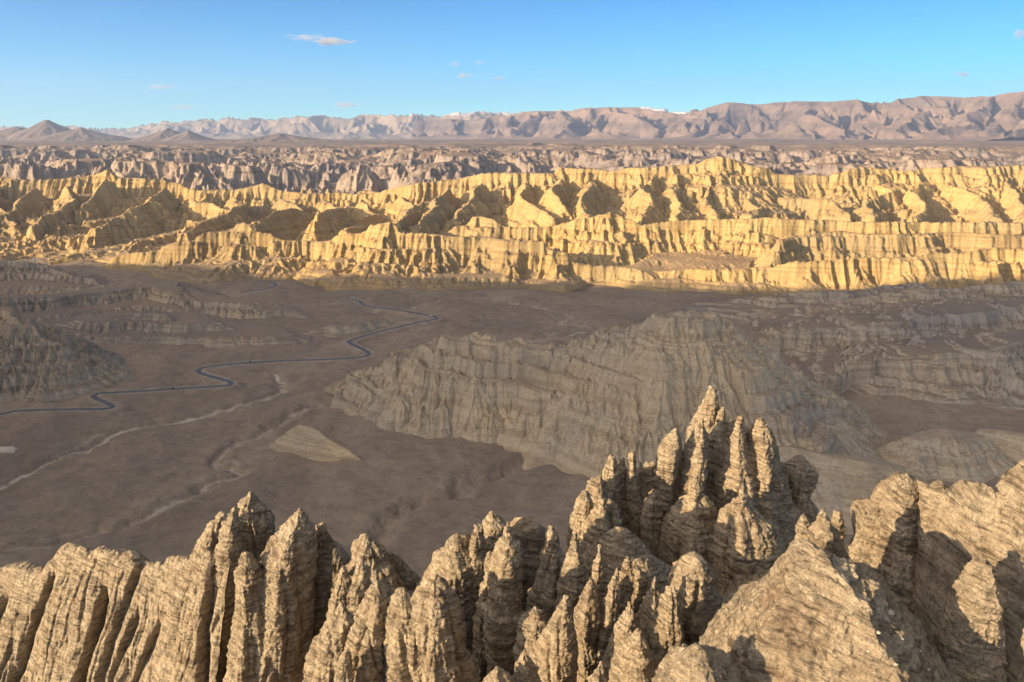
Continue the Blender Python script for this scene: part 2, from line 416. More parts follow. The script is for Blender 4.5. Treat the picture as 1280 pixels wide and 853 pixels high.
SPURS = [
 CL([(132,213),(120,240),(100,258),(60,290),(30,305)], [3150, 2700]),
 CL([(240,235),(255,250),(290,262),(250,282),(170,300),(140,312)], [3080, 2600]),
 CL([(0,221),(-20,240),(0,262),(20,290)], [3200, 2750]),
 CL([(350,237),(380,258),(345,265),(310,282)], [3030, 2500]),
 CL([(450,242),(470,262),(440,280),(430,290)], [3000, 2500]),
 CL([(600,217),(592,240),(575,262),(560,290)], [2950, 2480]),
 CL([(660,216),(650,240),(672,258),(690,272)], [2950, 2520]),
 CL([(745,213),(728,240),(735,272)], [2950, 2480]),
 CL([(890,198),(886,225),(880,245),(895,262),(900,276)], [2950, 2450]),
 CL([(1000,221),(955,238),(975,246),(1040,250),(1062,268)], [2960, 2560]),
 CL([(1080,208),(1115,235),(1085,255),(1095,274)], [2960, 2460]),
 CL([(1200,207),(1190,228),(1225,245),(1240,262),(1250,275)], [2980, 2450]),
 CL([(1320,206),(1300,228),(1330,250),(1350,275)], [2980, 2450]),
 CL([(40,226),(18,255),(-20,285)], [3100, 2750]), CL([(85,224),(92,245),(60,268),(40,285)], [3080, 2700]),
 CL([(200,226),(190,245),(165,262),(120,285)], [3080, 2650]), CL([(290,236),(302,254),(265,272),(225,292)], [3050, 2480]),
 CL([(400,240),(422,255),(395,270)], [3000, 2600]), CL([(500,234),(520,252),(505,268),(495,282)], [2960, 2350]),
 CL([(560,225),(546,245),(540,262),(520,285)], [2950, 2420]), CL([(700,212),(690,235),(706,256)], [2930, 2600]),
 CL([(820,208),(804,232),(815,252),(802,276)], [2930, 2460]), CL([(850,205),(842,230),(852,258),(845,275)], [2930, 2460]),
 CL([(940,205),(922,236),(945,258),(935,272)], [2940, 2450]), CL([(1150,212),(1138,235),(1156,258),(1145,275)], [2960, 2430]),
 CL([(1255,207),(1262,232),(1280,250),(1290,270)], [2980, 2450]),
 CL([(640,296),(655,310),(640,330)], [2220, 2090]),
 CL([(960,333),(975,300),(1000,290),(1100,288),(1280,290)], [2080, 2230, 2240]),
]
for s_ in SPURS[:-2]:                                    # buttresses leave the rim below its level top
    s_[0] = (s_[0][0], s_[0][1], s_[0][2] - 30); s_[1] = (s_[1][0], s_[1][1], s_[1][2] - 10)
fr_prof = ([0, 10, 60, 130, 220, 500, 900], [0, 9, 75, 120, 160, 220, 260])
bk_prof = ([0, 14, 60, 160, 400, 1000, 3000], [0, 6, 45, 85, 150, 300, 1500])
def cliffs(x, y, r, Yv):
    wx = x + 14 * fbm(x, y, 1/110., 2, 21); wy = y + 34 * fbm(x, y, 1/160., 2, 22)
    h = ridge_h(wx, wy, RIM, ([0, 12, 90, 180, 330, 600, 1000, 3000], [0, 7, 70, 98, 165, 225, 290, 1500]), bk_prof)
    h = top(h, ridge_h(wx, wy, MID, ([0, 8, 60, 120, 260, 3000], [0, 6, 50, 85, 150, 2500])))
    h = top(h, ridge_h(wx, wy, FRONT, ([0, 8, 50, 110, 190, 300, 3000], [0, 6, 46, 82, 108, 150, 2500]), ([0, 8, 40, 120, 300, 3000], [0, 4, 24, 62, 150, 2500])))
    for s in SPURS:
        h = top(h, ridge_h(wx, wy, s, ([0, 8, 70, 140, 300, 3000], [0, 6, 62, 105, 190, 2500])))
    h, cr = h
    dep0 = cr - h
    # broken ground between the ridges
    front_edge = np.interp(x / y, [p[0] / p[1] for p in FRONT], [p[1] for p in FRONT])
    base = FLOOR - 12 + 105 * sstep(-60, 1000, y - front_edge) + 22 * ridged(x, y, 1/260., 4, 31) * sstep(-80, 260, y - front_edge)
    h = np.maximum(h, base)
    lo = h < FLOOR + 4
    h = steps(h + 5 * fbm(x, y, 1/200., 2, 33), 40, .4, .2)
    rel = sstep(FLOOR - 5, FLOOR + 45, h) * sstep(0, 26, dep0)
    gx, gy = slope(blur(h, 6), r, Yv)
    sl_ = sstep(.12, .55, np.hypot(gx, gy))
    h = h + rel * (gullies(x, y, gx, gy, 1/150., 2, .5, .6, s=5, sharp=.5) - .6) * (4 + 12 * sl_)
    h = steps(h, 13, .3, .6)
    gx, gy = slope(blur(h, 10), r, Yv)
    sl_ = sstep(.12, .6, np.hypot(gx, gy))
    rel = sstep(FLOOR - 5, FLOOR + 45, h) * (.45 + .55 * sstep(0, 20, dep0))
    vx_ = x + 18 * fbm(x, y, 1/170., 2, 81); vy_ = y + 18 * fbm(x, y, 1/170., 2, 82)
    rel = rel * np.clip(.8 + .6 * noise2(x / 210, y / 210, 83), .35, 1.4)
    h = h + rel * (gullies(vx_, vy_, gx, gy, 1/32., 3, .5, .35, s=1, sharp=-.2, lac=2.2) - .3) * (1.5 + 12.5 * sl_)
    h = h + rel * 1.3 * fbm(x, y, 1/11., 3, 35)
    return np.where(lo, h - 14, h)
build('sunlit_cliffs', cliffs, TAN, -.86, .86, 1500, 1720, 3650, 820, kind='structure')
# ---- shared maker for the shaded badland hills of the valley
def hill_fn(ridges, warp=10, gf=1/30., ga=5., L=22, k=.5, L2=7, k2=.3, s=0, gb=0., base=None, sharp=-.4, tilt=(0, 0), capr=0.):
    def f(x, y, r, Yv):
        wx = x + warp * fbm(x, y, 1/70., 3, s + 41); wy = y + warp * 1.4 * fbm(x, y, 1/90., 3, s + 42)
        h = (np.full(x.shape, FLOOR - 60., F32), np.full(x.shape, FLOOR, F32))
        for pts, fr, bk in ridges:
            h = top(h, ridge_h(wx, wy, pts, fr, bk))
        h, cr = h; dep = cr - h
        lo = h < FLOOR - 20
        tz = tilt[0] * x + tilt[1] * y
        bed = sstep(95, 20, dep + 25 * fbm(x, y, 1/60., 2, s + 46)) * .85 + .15   # hard beds cap the top, below them loose slope
        hs = steps(h + tz + 4 * fbm(x, y, 1/110., 2, s + 43), L, k, .2 + s * .37); hs = steps(hs, L2, k2, .6) - tz
        hs = h + (hs - h) * bed
        gx, gy = slope(blur(hs, 5), r, Yv)
        rel = sstep(FLOOR - 8, FLOOR + 25, h) * (.2 + .8 * sstep(0, 14, dep))
        sl_ = sstep(.08, .5, np.hypot(gx, gy))
        if gb:
            hs = hs + rel * gb * sl_ * (gullies(x, y, gx, gy, gf / 3., 2, .5, .6, s=s + 2, sharp=.3) - .3)
            gx, gy = slope(blur(hs, 6), r, Yv)
        hs = hs + rel * np.clip(.85 + .8 * noise2(x / 120, y / 120, s + 48), .3, 1.6) * (.15 + sl_) * ga * (gullies(x, y, gx, gy, gf, 4, .52, .4, s=s, sharp=sharp) - .2)
        hs = hs + rel * .9 * fbm(x, y, 1/9., 3, s + 44) + capr * sstep(34, 8, dep) * rel * (ridged(x, y, 1/38., 4, s + 47) - .9)
        return np.where(lo, FLOOR - 60, hs)
    return f
END = 3000
P = lambda L: [at(*q) for q in L]

# ---- long flat-topped hill in the middle of the valley
mesa_c = P([(425,487,1190),(450,470,1185),(480,452,1175),(505,441,1165),(530,434,1155),(560,424,1145),(590,418,1135),(622,424,1120),(650,430,1110),(685,440,1095),(705,433,1085),(745,432,1075),(772,416,1070),(800,405,1065),(825,400,1060),(842,392,1055),(872,394,1050),(888,408,1045),(903,436,1005),(930,476,965),(962,508,925)])
mesa_f = ([0, 5, 16, 26, 60, 230, 420, END], [0, 3, 15, 19, 42, 168, 260, 2500])
mesa_b = ([0, 10, 30, 60, 120, 300, END], [0, 2, 14, 22, 70, 180, 2500])
mesa_top = P([(845,397,1050),(868,396,1052)])
mesa_spur = P([(880,412,1045),(905,470,960),(880,540,860),(900,600,780)])
cap = ([0, 12, 17, 40, END], [0, 1.5, 15, 24, 2200])
build('mesa', hill_fn([(mesa_c, mesa_f, mesa_b), (P([(772,413,1072),(800,403,1067),(838,394,1056),(878,393,1050)]), cap, None), (P([(572,419,1140),(620,423,1122)]), cap, None), (P([(703,432,1087),(748,430,1075)]), cap, None)], warp=8, gf=1/20., ga=4.4, L=26, k=.85, L2=6.5, k2=.6, s=1, gb=6, capr=9., tilt=(.05, .02)), GREY, -.34, .55, 1100, 640, 1420, 620, kind='structure')

# ---- small pale outcrop alone on the plain
oc = [atz(a, b, FLOOR + c) for a, b, c in [(361,538,15),(372,533,20),(390,537,20),(415,549,16),(440,565,9),(457,579,2)]]
build('pale_outcrop', hill_fn([(oc, ([0, 2, 8, 24, 40, END], [0, .8, 8, 19, 28, 2500]), ([0, 3, 14, END], [0, 3, 22, 2500]))], warp=3, gf=1/11., ga=1.6, L=9, k=.3, L2=3, k2=.3, s=3), GREY, -.36, -.14, 420, 860, 1030, 240, kind='structure')

# ---- hills on the left side of the valley
slopeL = ([0, 8, 30, 80, 200, END], [0, 3, 16, 40, 90, 2200])
cliffL = ([0, 5, 14, 60, 180, END], [0, 3, 15, 34, 70, 2200])
H_ = lambda L: [atz(a, b, FLOOR + c) for a, b, c in L]
LH = [
 (H_([(-200,318,60),(-60,321,58),(0,325,55),(45,329,50),(75,338,40),(110,350,26),(160,362,8)]), ([0, 10, 40, 160, 400, END], [0, 12, 24, 50, 110, 2200]), None),
 (H_([(-140,376,46),(0,372,45),(60,370,43),(120,364,42),(165,358,43),(190,353,46),(215,366,38),(250,372,34),(300,379,27),(345,388,15)]), ([0, 6, 24, 80, 200, END], [0, 4, 22, 38, 75, 2200]), ([0, 40, 200, END], [0, 5, 60, 2000])),
 (H_([(40,408,16),(80,402,24),(120,398,30),(170,394,36),(200,393,37),(240,400,30),(300,410,20),(360,422,8)]), ([0, 20, 60, 160, END], [0, 4, 18, 60, 2200]), ([0, 40, 200, END], [0, 5, 60, 2000])),
 (H_([(-420,250,240),(-260,300,200),(-120,350,150),(0,386,105),(30,402,93),(70,428,68),(98,452,34),(112,474,8)]), ([0, 6, 20, 70, 170, END], [0, 5, 17, 50, 110, 2200]), None),
 (H_([(388,414,3),(420,407,10),(440,402,14),(460,396,18),(474,401,10),(485,406,3)]), ([0, 20, 60, END], [0, 5, 25, 2200]), None),
]
build('shaded_hills', hill_fn(LH, warp=12, gf=1/20., ga=7.5, L=19, k=.8, L2=6, k2=.5, s=4, gb=3), BROWN, -1.0, -.08, 1000, 930, 2200, 720, kind='structure')

# ---- layered badlands rising on the right side of the valley
RH = [
 (H_([(860,393,6),(910,388,14),(960,392,14),(1010,388,22),(1060,372,46),(1120,362,62),(1190,358,70),(1280,352,80),(1420,335,105),(1600,318,130)]), ([0, 10, 40, 160, 420, END], [0, 6, 22, 60, 115, 2200]), None),
 (H_([(900,434,6),(930,426,20),(960,420,33),(1010,415,44),(1060,408,55),(1120,398,68),(1200,390,80),(1300,380,92),(1450,368,108)]), ([0, 6, 24, 90, 200, END], [0, 5, 20, 48, 85, 2200]), ([0, 60, 300, END], [0, 4, 60, 2200])),
 (H_([(1010,478,6),(1060,466,22),(1130,452,45),(1180,440,56),(1230,432,64),(1300,425,72),(1450,412,88)]), ([0, 8, 30, 90, 170, END], [0, 6, 24, 56, 88, 2200]), ([0, 60, 300, END], [0, 4, 60, 2200])),
 (H_([(870,378,10),(960,368,24),(1060,362,36),(1160,356,46)]), ([0, 10, 40, 120, END], [0, 5, 20, 44, 2200]), None),
 (H_([(820,392,5),(860,384,12),(905,380,14),(960,384,6)]), ([0, 8, 40, END], [0, 3, 20, 2200]), None),
]
build('layered_badlands', hill_fn(RH, warp=16, gf=1/24., ga=6, L=15, k=.5, L2=5, k2=.6, s=6, gb=6, tilt=(.06, .0)), BROWN, .14, 1.0, 1100, 1000, 2000, 620, kind='structure')
RL = [
 (H_([(1112,592,3),(1125,566,16),(1150,545,35),(1182,533,45),(1215,540,38),(1240,565,16),(1270,588,3)]), ([0, 8, 40, 120, END], [0, 2, 26, 90, 2200]), ([0, 20, 80, END], [0, 8, 60, 2200])),
 (H_([(1195,542,8),(1235,535,24),(1300,545,30),(1420,556,36)]), ([0, 8, 40, 120, END], [0, 2, 26, 80, 2200]), None),
 (H_([(880,556,46),(920,556,50),(960,556,52),(985,560,52),(1010,566,51),(1050,573,50),(1085,578,50),(1115,592,38),(1160,628,10)]), ([0, 6, 40, 110, END], [0, 4, 30, 88, 2200]), ([0, 40, 120, END], [0, 12, 80, 2200])),
]
build('pale_ridges', hill_fn(RL, warp=5, gf=1/15., ga=2.2, L=16, k=.3, L2=5, k2=.3, s=8, gb=2, tilt=(.05, .1)), GREY, .16, .95, 900, 520, 1040, 520, kind='structure')

# ---- unseen hill on the left, shaped to keep low sun off the valley
Xo, Yo = np.meshgrid(np.linspace(-4300, -300, 440), np.linspace(-1300, 3000, 480)); Xo = Xo.astype(F32); Yo = Yo.astype(F32)
# crest heights: the edge of its shadow climbs the feet of the sunlit cliffs
pts = []
for px_, py_, Yq in ((1500,330,1880),(1280,343,1900),(1160,352,1920),(1060,362,1920),(900,360,1930),(760,351,1980),(600,350,2000),(450,346,2050),(300,344,2080),(150,325,2200),(0,321,2280),(-250,318,2350)):
    q = at(px_, py_, Yq); sh = (-math.sin(SUN_AZ), -math.cos(SUN_AZ))
    t_ = (q[1] + 365 + .955 * q[0]) / (-sh[1] - .955 * sh[0]) + 520
    pts.append((q[0] + sh[0] * t_, q[1] + sh[1] * t_, q[2] + t_ * math.tan(SUN_EL) + 8))
pts = [(-1750, -950, -120), (-1600, -520, 200), (-1420, -170, 345), (-1360, 60, 430)] + [p_ for p_ in pts if p_[1] > 120]
h, _ = ridge_h(Xo + 9 * fbm(Xo, Yo, 1/120., 3, 3), Yo + 9 * fbm(Xo, Yo, 1/120., 3, 4), pts, ([0, 30, 160, 320, END], [0, 22, 240, 450, 3000]))
gx = np.gradient(h, Xo[0], axis=1); gy = np.gradient(h, Yo[:, 0], axis=0)
h = steps(h, 12, .3) + 4 * gullies(Xo, Yo, gx, gy, 1/50., 3, s=9, sharp=-.4)
link('hill', grid_mesh('hill', Xo, Yo, h.astype(F32), h > FLOOR - 20), BROWN, kind='structure')

# ---- dissected plateau beyond the sunlit cliffs
def plateau(x, y, r, Yv):
    top = np.interp(y, [3000, 4500, 6500, 10000, 17000, 24000], [-175, -165, -150, -185, -230, -420.])
    top = top + np.interp(y, [3300, 6000, 9000, 16000], [18, 22, 25, 20]) * fbm(x, y, 1/1500., 4, 51)
    wx = x + 130 * fbm(x, y, 1/420., 3, 52); wy = y + 130 * fbm(x, y, 1/420., 3, 53)
    cn = 1 - np.abs(noise2(wx / 900., wy / 700., 55)) * 2.4                      # canyons cut where the noise crosses zero
    cn2 = 1 - np.abs(noise2(wx / 380., wy / 330., 56)) * 2.2
    amt = np.interp(y, [3300, 4600, 6200, 8500], [1.1, .95, .5, 0.06])
    depth = (sstep(-.2, .9, cn) * 105 + sstep(-.1, .95, cn2) * 75) * amt
    h = top - depth
    near = sstep(3300, 3750, y)
    h = h * near + (1 - near) * np.minimum(h, -290)
    h = steps(h + 6 * fbm(x, y, 1/300., 2, 57), 34, .35, .1)
    gx, gy = slope(blur(h, 2), r, Yv)
    sl_ = sstep(.05, .4, np.hypot(gx, gy))
    g = gullies(x, y, gx, gy, 1/90., 4, .55, .7, s=12, sharp=.3)
    far = np.interp(y, [6000, 9000], [0, 1])
    h = h + g * (3 + 22 * sl_) * (.2 + .8 * amt)
    # low cones and swells on the plain (left side)
    for px, py, Yc, wd in ((58,150,15500,620), (100,160,15000,700), (350,167,12500,800), (210,161,15000,500), (235,163,14500,350), (20,158,15500,700)):
        c = at(px, py, Yc); dd = np.hypot(x - c[0], (y - c[1]) * .8)
        h = np.maximum(h, c[2] - np.maximum(0, dd - 30) * (c[2] + 235) / wd * (1 - .25 * np.clip(dd / wd, 0, 1)) + 12 * gullies(x, y, (x - c[0]) / (dd + 1) * .4, (y - c[1]) / (dd + 1) * .4, 1/300., 2, s=14))
    # swells under the range on the right
    return h
build('plateau', plateau, FARM, -.82, .82, 1500, 3300, 21000, 760, kind='structure')

# ---- mountain ranges
def build_far(name, hf, mat, r0, r1, nc, Y0, Y1, nr, zmin, **props):
    X, Y, r, Yv = fan(r0, r1, nc, Y0, Y1, nr)
    Z = hf(X, Y, r, Yv)
    return link(name, grid_mesh(name, X, Y, Z.astype(F32), Z > zmin), mat, **props)
M1 = P([(520,150,24500),(600,148,23500),(640,141,23000),(700,137,22500),(742,134,22500),(770,133,22000),(810,134,22000),(850,142,21500),(882,133,21000),(910,128,20500),(945,130,20500),(990,125,20000),(1035,127,20000),(1070,123,19500),(1095,128,19500),(1120,121,19500),(1160,119,19500),(1200,121,19500),(1240,116,19000),(1280,112,18500),(1360,104,18000),(1500,100,18000)])
SP = [P([(770,133,22000),(800,148,20300),(830,160,19200)]), P([(882,133,21000),(905,146,19500),(900,160,18000)]), P([(990,125,20000),(1010,140,18600),(1040,158,17000)]), P([(1120,121,19500),(1150,138,18000),(1130,155,16500)]), P([(1240,116,19000),(1230,138,17500),(1180,160,15500)]), P([(1360,108,18000),(1340,138,16500),(1280,160,15000)]), P([(700,137,22500),(715,150,20800),(700,162,19500)]), P([(640,141,23000),(630,155,21500)])]
fall1 = ([0, 300, 1500, 3500, 9000], [0, 110, 520, 900, 1600])
def m1(x, y, r, Yv):
    wx = x + 260 * fbm(x, y, 1/1500., 3, 61); wy = y + 500 * fbm(x, y, 1/1900., 3, 62)
    h = ridge_h(wx, wy, M1, fall1)
    for s in SP: h = top(h, ridge_h(wx, wy, s, ([0, 250, 1200, 3000, 9000], [0, 90, 380, 700, 1800])))
    h, cr = h; am = sstep(-240, 0, h) * (.12 + .88 * sstep(0, 200, cr - h))
    gx, gy = slope(blur(h, 8), r, Yv)
    lim = np.interp(x / y, [p_[0] / p_[1] for p_ in M1], [p_[2] / p_[1] for p_ in M1]) * y + 12
    return blur(np.minimum(lim, h + am * 270 * (gullies(x, y, gx, gy, 1/1900., 5, .56, .8, s=63, sharp=.6) - .3)), 2) - 8
build_far('near_mountains', m1, MTN, -.12, .85, 1100, 14500, 26000, 330, -300, kind='structure')
M2 = P([(-60,160,33000),(0,158,33000),(150,160,33000),(200,154,32000),(240,151,31500),(290,149,31000),(330,150,31000),(370,147,30000),(400,145,30000),(430,148,30000),(460,144,30000),(480,143,30000),(520,145,30000),(560,143,30000),(600,140,30000),(640,142,30000),(700,138,30000),(735,137,30000),(800,135,30000),(860,141,31000),(900,140,31000),(960,140,31000)])
def m2(x, y, r, Yv):
    wx = x + 400 * fbm(x, y, 1/1500., 3, 71); wy = y + 700 * fbm(x, y, 1/1900., 3, 72)
    h, cr = ridge_h(wx, wy, M2, ([0, 400, 1800, 4500, 9000], [0, 160, 560, 1000, 1600]))
    am = sstep(-300, 0, h) * (.25 + .75 * sstep(0, 250, cr - h))
    gx, gy = slope(blur(h, 8), r, Yv)
    return h + 60 * fbm(x, y, 1/700., 3, 75) + am * 170 * (gullies(x, y, gx, gy, 1/1900., 5, .55, .8, s=73, sharp=.6) - .3)
m, nt = new_mat('snowy_rock'); g = nt.nodes.new('ShaderNodeNewGeometry')
sx = nt.nodes.new('ShaderNodeSeparateXYZ'); nt.links.new(g.outputs['Position'], sx.inputs[0])
nn = noise_n(nt, g.outputs['Position'], .0012, 5)
sz = math_(nt, 'ADD', sx.outputs[2], math_(nt, 'MULTIPLY', math_(nt, 'SUBTRACT', nn, .5), 500))
mr = nt.nodes.new('ShaderNodeMapRange'); nt.links.new(sz, mr.inputs[0]); mr.inputs[1].default_value = 400; mr.inputs[2].default_value = 560
finish(nt, mixc(nt, mr.outputs[0], ramp(nt, nn, [(.3, (.22, .17, .135)), (.7, (.33, .26, .2))]), (.66, .64, .62)), .9)
build_far('snow_mountains', m2, m, -.85, .45, 1100, 24000, 37000, 260, -360, kind='structure')
# ------------------------------------------------------------------ the conglomerate ridge in front of the camera
def rock_near(name='conglomerate'):
    m, nt = new_mat(name); L_ = nt.links.new
    g = nt.nodes.new('ShaderNodeNewGeometry'); p = g.outputs['Position']
    sx = nt.nodes.new('ShaderNodeSeparateXYZ'); L_(p, sx.inputs[0])
    # beds dip gently to the right
    z = math_(nt, 'ADD', sx.outputs[2], math_(nt, 'MULTIPLY', sx.outputs[0], .16))
    z = math_(nt, 'ADD', z, math_(nt, 'MULTIPLY', noise_n(nt, p, .25, 3), .9))
    cz = nt.nodes.new('ShaderNodeCombineXYZ'); L_(z, cz.inputs[2])
    L_(math_(nt, 'MULTIPLY', sx.outputs[0], .05), cz.inputs[0]); L_(math_(nt, 'MULTIPLY', sx.outputs[1], .05), cz.inputs[1])
    bed = noise_n(nt, cz.outputs[0], 1.6, 6, .75)
    bedf = noise_n(nt, cz.outputs[0], 5.0, 3, .7)
    n1 = noise_n(nt, p, .5, 6, .65); n2 = noise_n(nt, p, 2.6, 7, .85)
    vo = nt.nodes.new('ShaderNodeTexVoronoi'); vo.inputs['Scale'].default_value = 5.0; vo.inputs['Randomness'].default_value = 1; L_(p, vo.inputs['Vector'])
    sc = nt.nodes.new('ShaderNodeSeparateColor'); L_(vo.outputs['Color'], sc.inputs[0])
    vo2 = nt.nodes.new('ShaderNodeTexVoronoi'); vo2.inputs['Scale'].default_value = 11; L_(p, vo2.inputs['Vector'])
    sc2 = nt.nodes.new('ShaderNodeSeparateColor'); L_(vo2.outputs['Color'], sc2.inputs[0])
    mix = math_(nt, 'ADD', math_(nt, 'MULTIPLY', bed, .55), math_(nt, 'MULTIPLY', n1, .45))
    col = ramp(nt, mix, [(.36, (.26, .19, .13)), (.46, (.44, .345, .24)), (.56, (.53, .43, .305)), (.66, (.36, .275, .19))])
    # pebbles set in the sand: some pale, some dark, most like the matrix; how pebbly it is changes from place to place
    peb = math_(nt, 'MULTIPLY', ramp(nt, vo.outputs['Distance'], [(.22, 1.), (.42, 0.)]), math_(nt, 'GREATER_THAN', sc.outputs[0], .55))
    peb2 = math_(nt, 'MULTIPLY', ramp(nt, vo2.outputs['Distance'], [(.25, 1.), (.45, 0.)]), math_(nt, 'GREATER_THAN', sc2.outputs[0], .45))
    area = ramp(nt, math_(nt, 'ADD', math_(nt, 'MULTIPLY', bed, .5), math_(nt, 'MULTIPLY', n1, .5)), [(.42, .25), (.58, 1.)])
    pc = ramp(nt, sc.outputs[1], [(0., (.22, .16, .11)), (.35, (.36, .28, .19)), (.75, (.5, .42, .31)), (.93, (.62, .56, .47)), (1., (.75, .71, .64))])
    pc2 = ramp(nt, sc2.outputs[1], [(0., (.20, .145, .095)), (.5, (.38, .29, .19)), (1., (.58, .5, .38))])
    col = mixc(nt, math_(nt, 'MULTIPLY', math_(nt, 'MULTIPLY', peb2, area), .8), col, pc2)
    col = mixc(nt, math_(nt, 'MULTIPLY', math_(nt, 'MULTIPLY', peb, area), .8), col, pc)
    col = mixc(nt, 1., col, ramp(nt, n2, [(.34, .5), (.5, 1.), (.66, 1.35)]), 'MULTIPLY')
    # weathered pits and thin ledges strung out along the beds
    cp = nt.nodes.new('ShaderNodeCombineXYZ')
    L_(math_(nt, 'MULTIPLY', sx.outputs[0], .75), cp.inputs[0]); L_(math_(nt, 'MULTIPLY', sx.outputs[1], .75), cp.inputs[1]); L_(math_(nt, 'MULTIPLY', z, 7.0), cp.inputs[2])
    pits = noise_n(nt, cp.outputs[0], 1.0, 6, .72)
    col = mixc(nt, 1., col, ramp(nt, pits, [(.32, .38), (.44, .88), (.54, 1.02), (.66, 1.24)]), 'MULTIPLY')
    h = math_(nt, 'ADD', math_(nt, 'MULTIPLY', peb, .11), math_(nt, 'MULTIPLY', peb2, .06))
    h = math_(nt, 'MULTIPLY', h, area)
    h = math_(nt, 'ADD', h, math_(nt, 'MULTIPLY', bed, .45)); h = math_(nt, 'ADD', h, math_(nt, 'MULTIPLY', bedf, .15)); h = math_(nt, 'ADD', h, math_(nt, 'MULTIPLY', ramp(nt, pits, [(.3, 0.), (.46, .75), (.7, 1.)]), .34))
    h = math_(nt, 'ADD', h, math_(nt, 'MULTIPLY', n2, .34))
    finish(nt, col, .96, h, .9, 1.0, .1)
    return m
NEAR = rock_near()

def bedding(x, y, z, s):
    q = z + .16 * x + .35 * noise3(x * .12, y * .12, z * .12, s)
    return noise3(q * 1.1, q * 0 + s, q * 0) * .6 + noise3(q * 3.1, q * 0 + s + 5, q * 0) * .4

def pinnacle(levels, Y, seed=0, depth=1.0, flute=.16, fk=None, rough=.04, lean=0.0, res=1.25, bed=.11, name='pinnacle', origin=(0, 0, 0), sq=1.45):
    """closed column of eroded rock: widths by height, grooved down its length, ledged along its beds"""
    lv = np.array(levels, float)
    py = lv[:, 0]; xc = (lv[:, 1] + lv[:, 2]) / 2; hw = (lv[:, 2] - lv[:, 1]) / 2
    # rounded tip
    n = int((py[-1] - py[0]) / res) + 2
    t = np.linspace(0, 1, n)
    q = py[0] + (py[-1] - py[0]) * t
    X0 = np.interp(q, py, xc); W = np.interp(q, py, hw)
    k = max(3, int(5 / res)); ker = np.ones(k) / k
    Wp = np.pad(W, (k, k), mode='edge'); W = np.convolve(Wp, ker, 'same')[k:-k]
    Xp = np.pad(X0, (k, k), mode='edge'); X0 = np.convolve(Xp, ker, 'same')[k:-k]
    tipn = max(4, int(5 / res))
    P0 = np.array([at(a, b, Y) for a, b in zip(X0, q)])
    mpp = P0[:, 1] / (CT + (CY - q) / FOC * ST) / FOC
    Rw = W * mpp * 1.10
    # close the top with a dome
    tt = np.linspace(0, 1, tipn)
    R0 = Rw[0]; top_h = R0 * .7
    dome_r = R0 * np.sin(tt * np.pi / 2); dome_z = P0[0, 2] - R0 * .15 + top_h * np.cos(tt * np.pi / 2) * .9
    dome_x = np.full(tipn, P0[0, 0]);
    zb = dome_z[-1]
    zs = P0[:, 2] + (zb - P0[0, 2]) * np.exp(-np.arange(n) * res / 6.)
    # tail below the last level
    m_ = 10; step = np.linspace(.15, 1, m_) * (7 + 6 * Rw[-1])
    tz = zs[-1] - step; tr = Rw[-1] + step * .12
    Zc = np.concatenate([dome_z[:-1], zs, tz]); Rr = np.concatenate([dome_r[:-1], Rw, tr]); Xc = np.concatenate([dome_x[:-1], P0[:, 0], np.full(m_, P0[-1, 0])])
    Rr = np.maximum(Rr, .004)
    circ = 2 * math.pi * W.max() * max(1, depth)
    nc = int(min(560, max(40, circ / (res * 1.0))))
    a = np.linspace(0, 2 * np.pi, nc, endpoint=False)
    A, Z = np.meshgrid(a, Zc); Rm = np.repeat(Rr[:, None], nc, 1); Xm = np.repeat(Xc[:, None], nc, 1)
    ca = np.cos(A); sa = np.sin(A)
    tw = ((seed * 37) % 11 - 5) * .07
    ct_ = np.abs(np.cos(A + tw)) + 1e-6; st_ = np.abs(np.sin(A + tw)) + 1e-6
    fac = (ct_ ** sq + st_ ** sq) ** (-1 / sq); fac = fac / max((math.cos(tw) ** sq + abs(math.sin(tw)) ** sq) ** (-1 / sq), .8)
    x = Xm + Rm * ca * fac; y = Y + Rm * sa * depth * fac + lean * (Z - Zc[0]); z = Z.copy()
    Rmax = np.maximum(Rm, .3 * Rm.max()); Rmed = float(np.median(Rr))
    fk = fk or 1.15 / max(Rmed, .35)
    s = seed + 1
    sx_ = x + .12 * (Z - Zc[0]) * 0
    wx = x + .35 * noise3(x * .5, y * .5, z * .25, s + 3); wy = y + .35 * noise3(x * .5, y * .5, z * .25, s + 4)
    g1 = np.abs(noise3(wx * fk, wy * fk, z * fk * .16, s)); g1 = np.clip(1 - g1 * 5.5, 0, 1) ** 1.3
    g2 = np.abs(noise3(wx * fk * 2.3, wy * fk * 2.3, z * fk * .3, s + 7)); g2 = np.clip(1 - g2 * 4, 0, 1) ** 1.2
    lobes = noise3(wx * fk * .8, wy * fk * .8, z * fk * .18, s + 9)
    fade = np.clip((Zc[0] - Z) / (Rmed * 1.4 + .2), 0, 1)
    d = Rmax * (lobes * .42 * (flute / .16) - flute * 1.5 * g1 - flute * .5 * g2) * (.35 + .65 * fade)
    iso = noise3(x * .6, y * .6, z * .4, s + 11) * .5 + (.35 - 1.6 * np.abs(noise3(x * 1.3, y * 1.3, z * .8, s + 12))) * .7 + (.35 - 1.6 * np.abs(noise3(x * 3.1, y * 3.1, z * 3.1, s + 13))) * .4
    d = d + iso * .6 * min(rough * 6, rough * 2.2 * Rmed + .06)
    b = bedding(x, y, z, 2)
    d = d + bed * .9 * np.clip(b * 3.4, -1, 1) * (.5 + .5 * np.minimum(1, Rmax))
    d = d + .09 * noise3(x * 4.5, y * 4.5, z * 5.5, s + 14) + .065 * noise3(x * 9, y * 9, z * 10, s + 15)
    d = np.where(Rm < .05, d * .2, d)
    d = np.maximum(d, -Rm * .75)
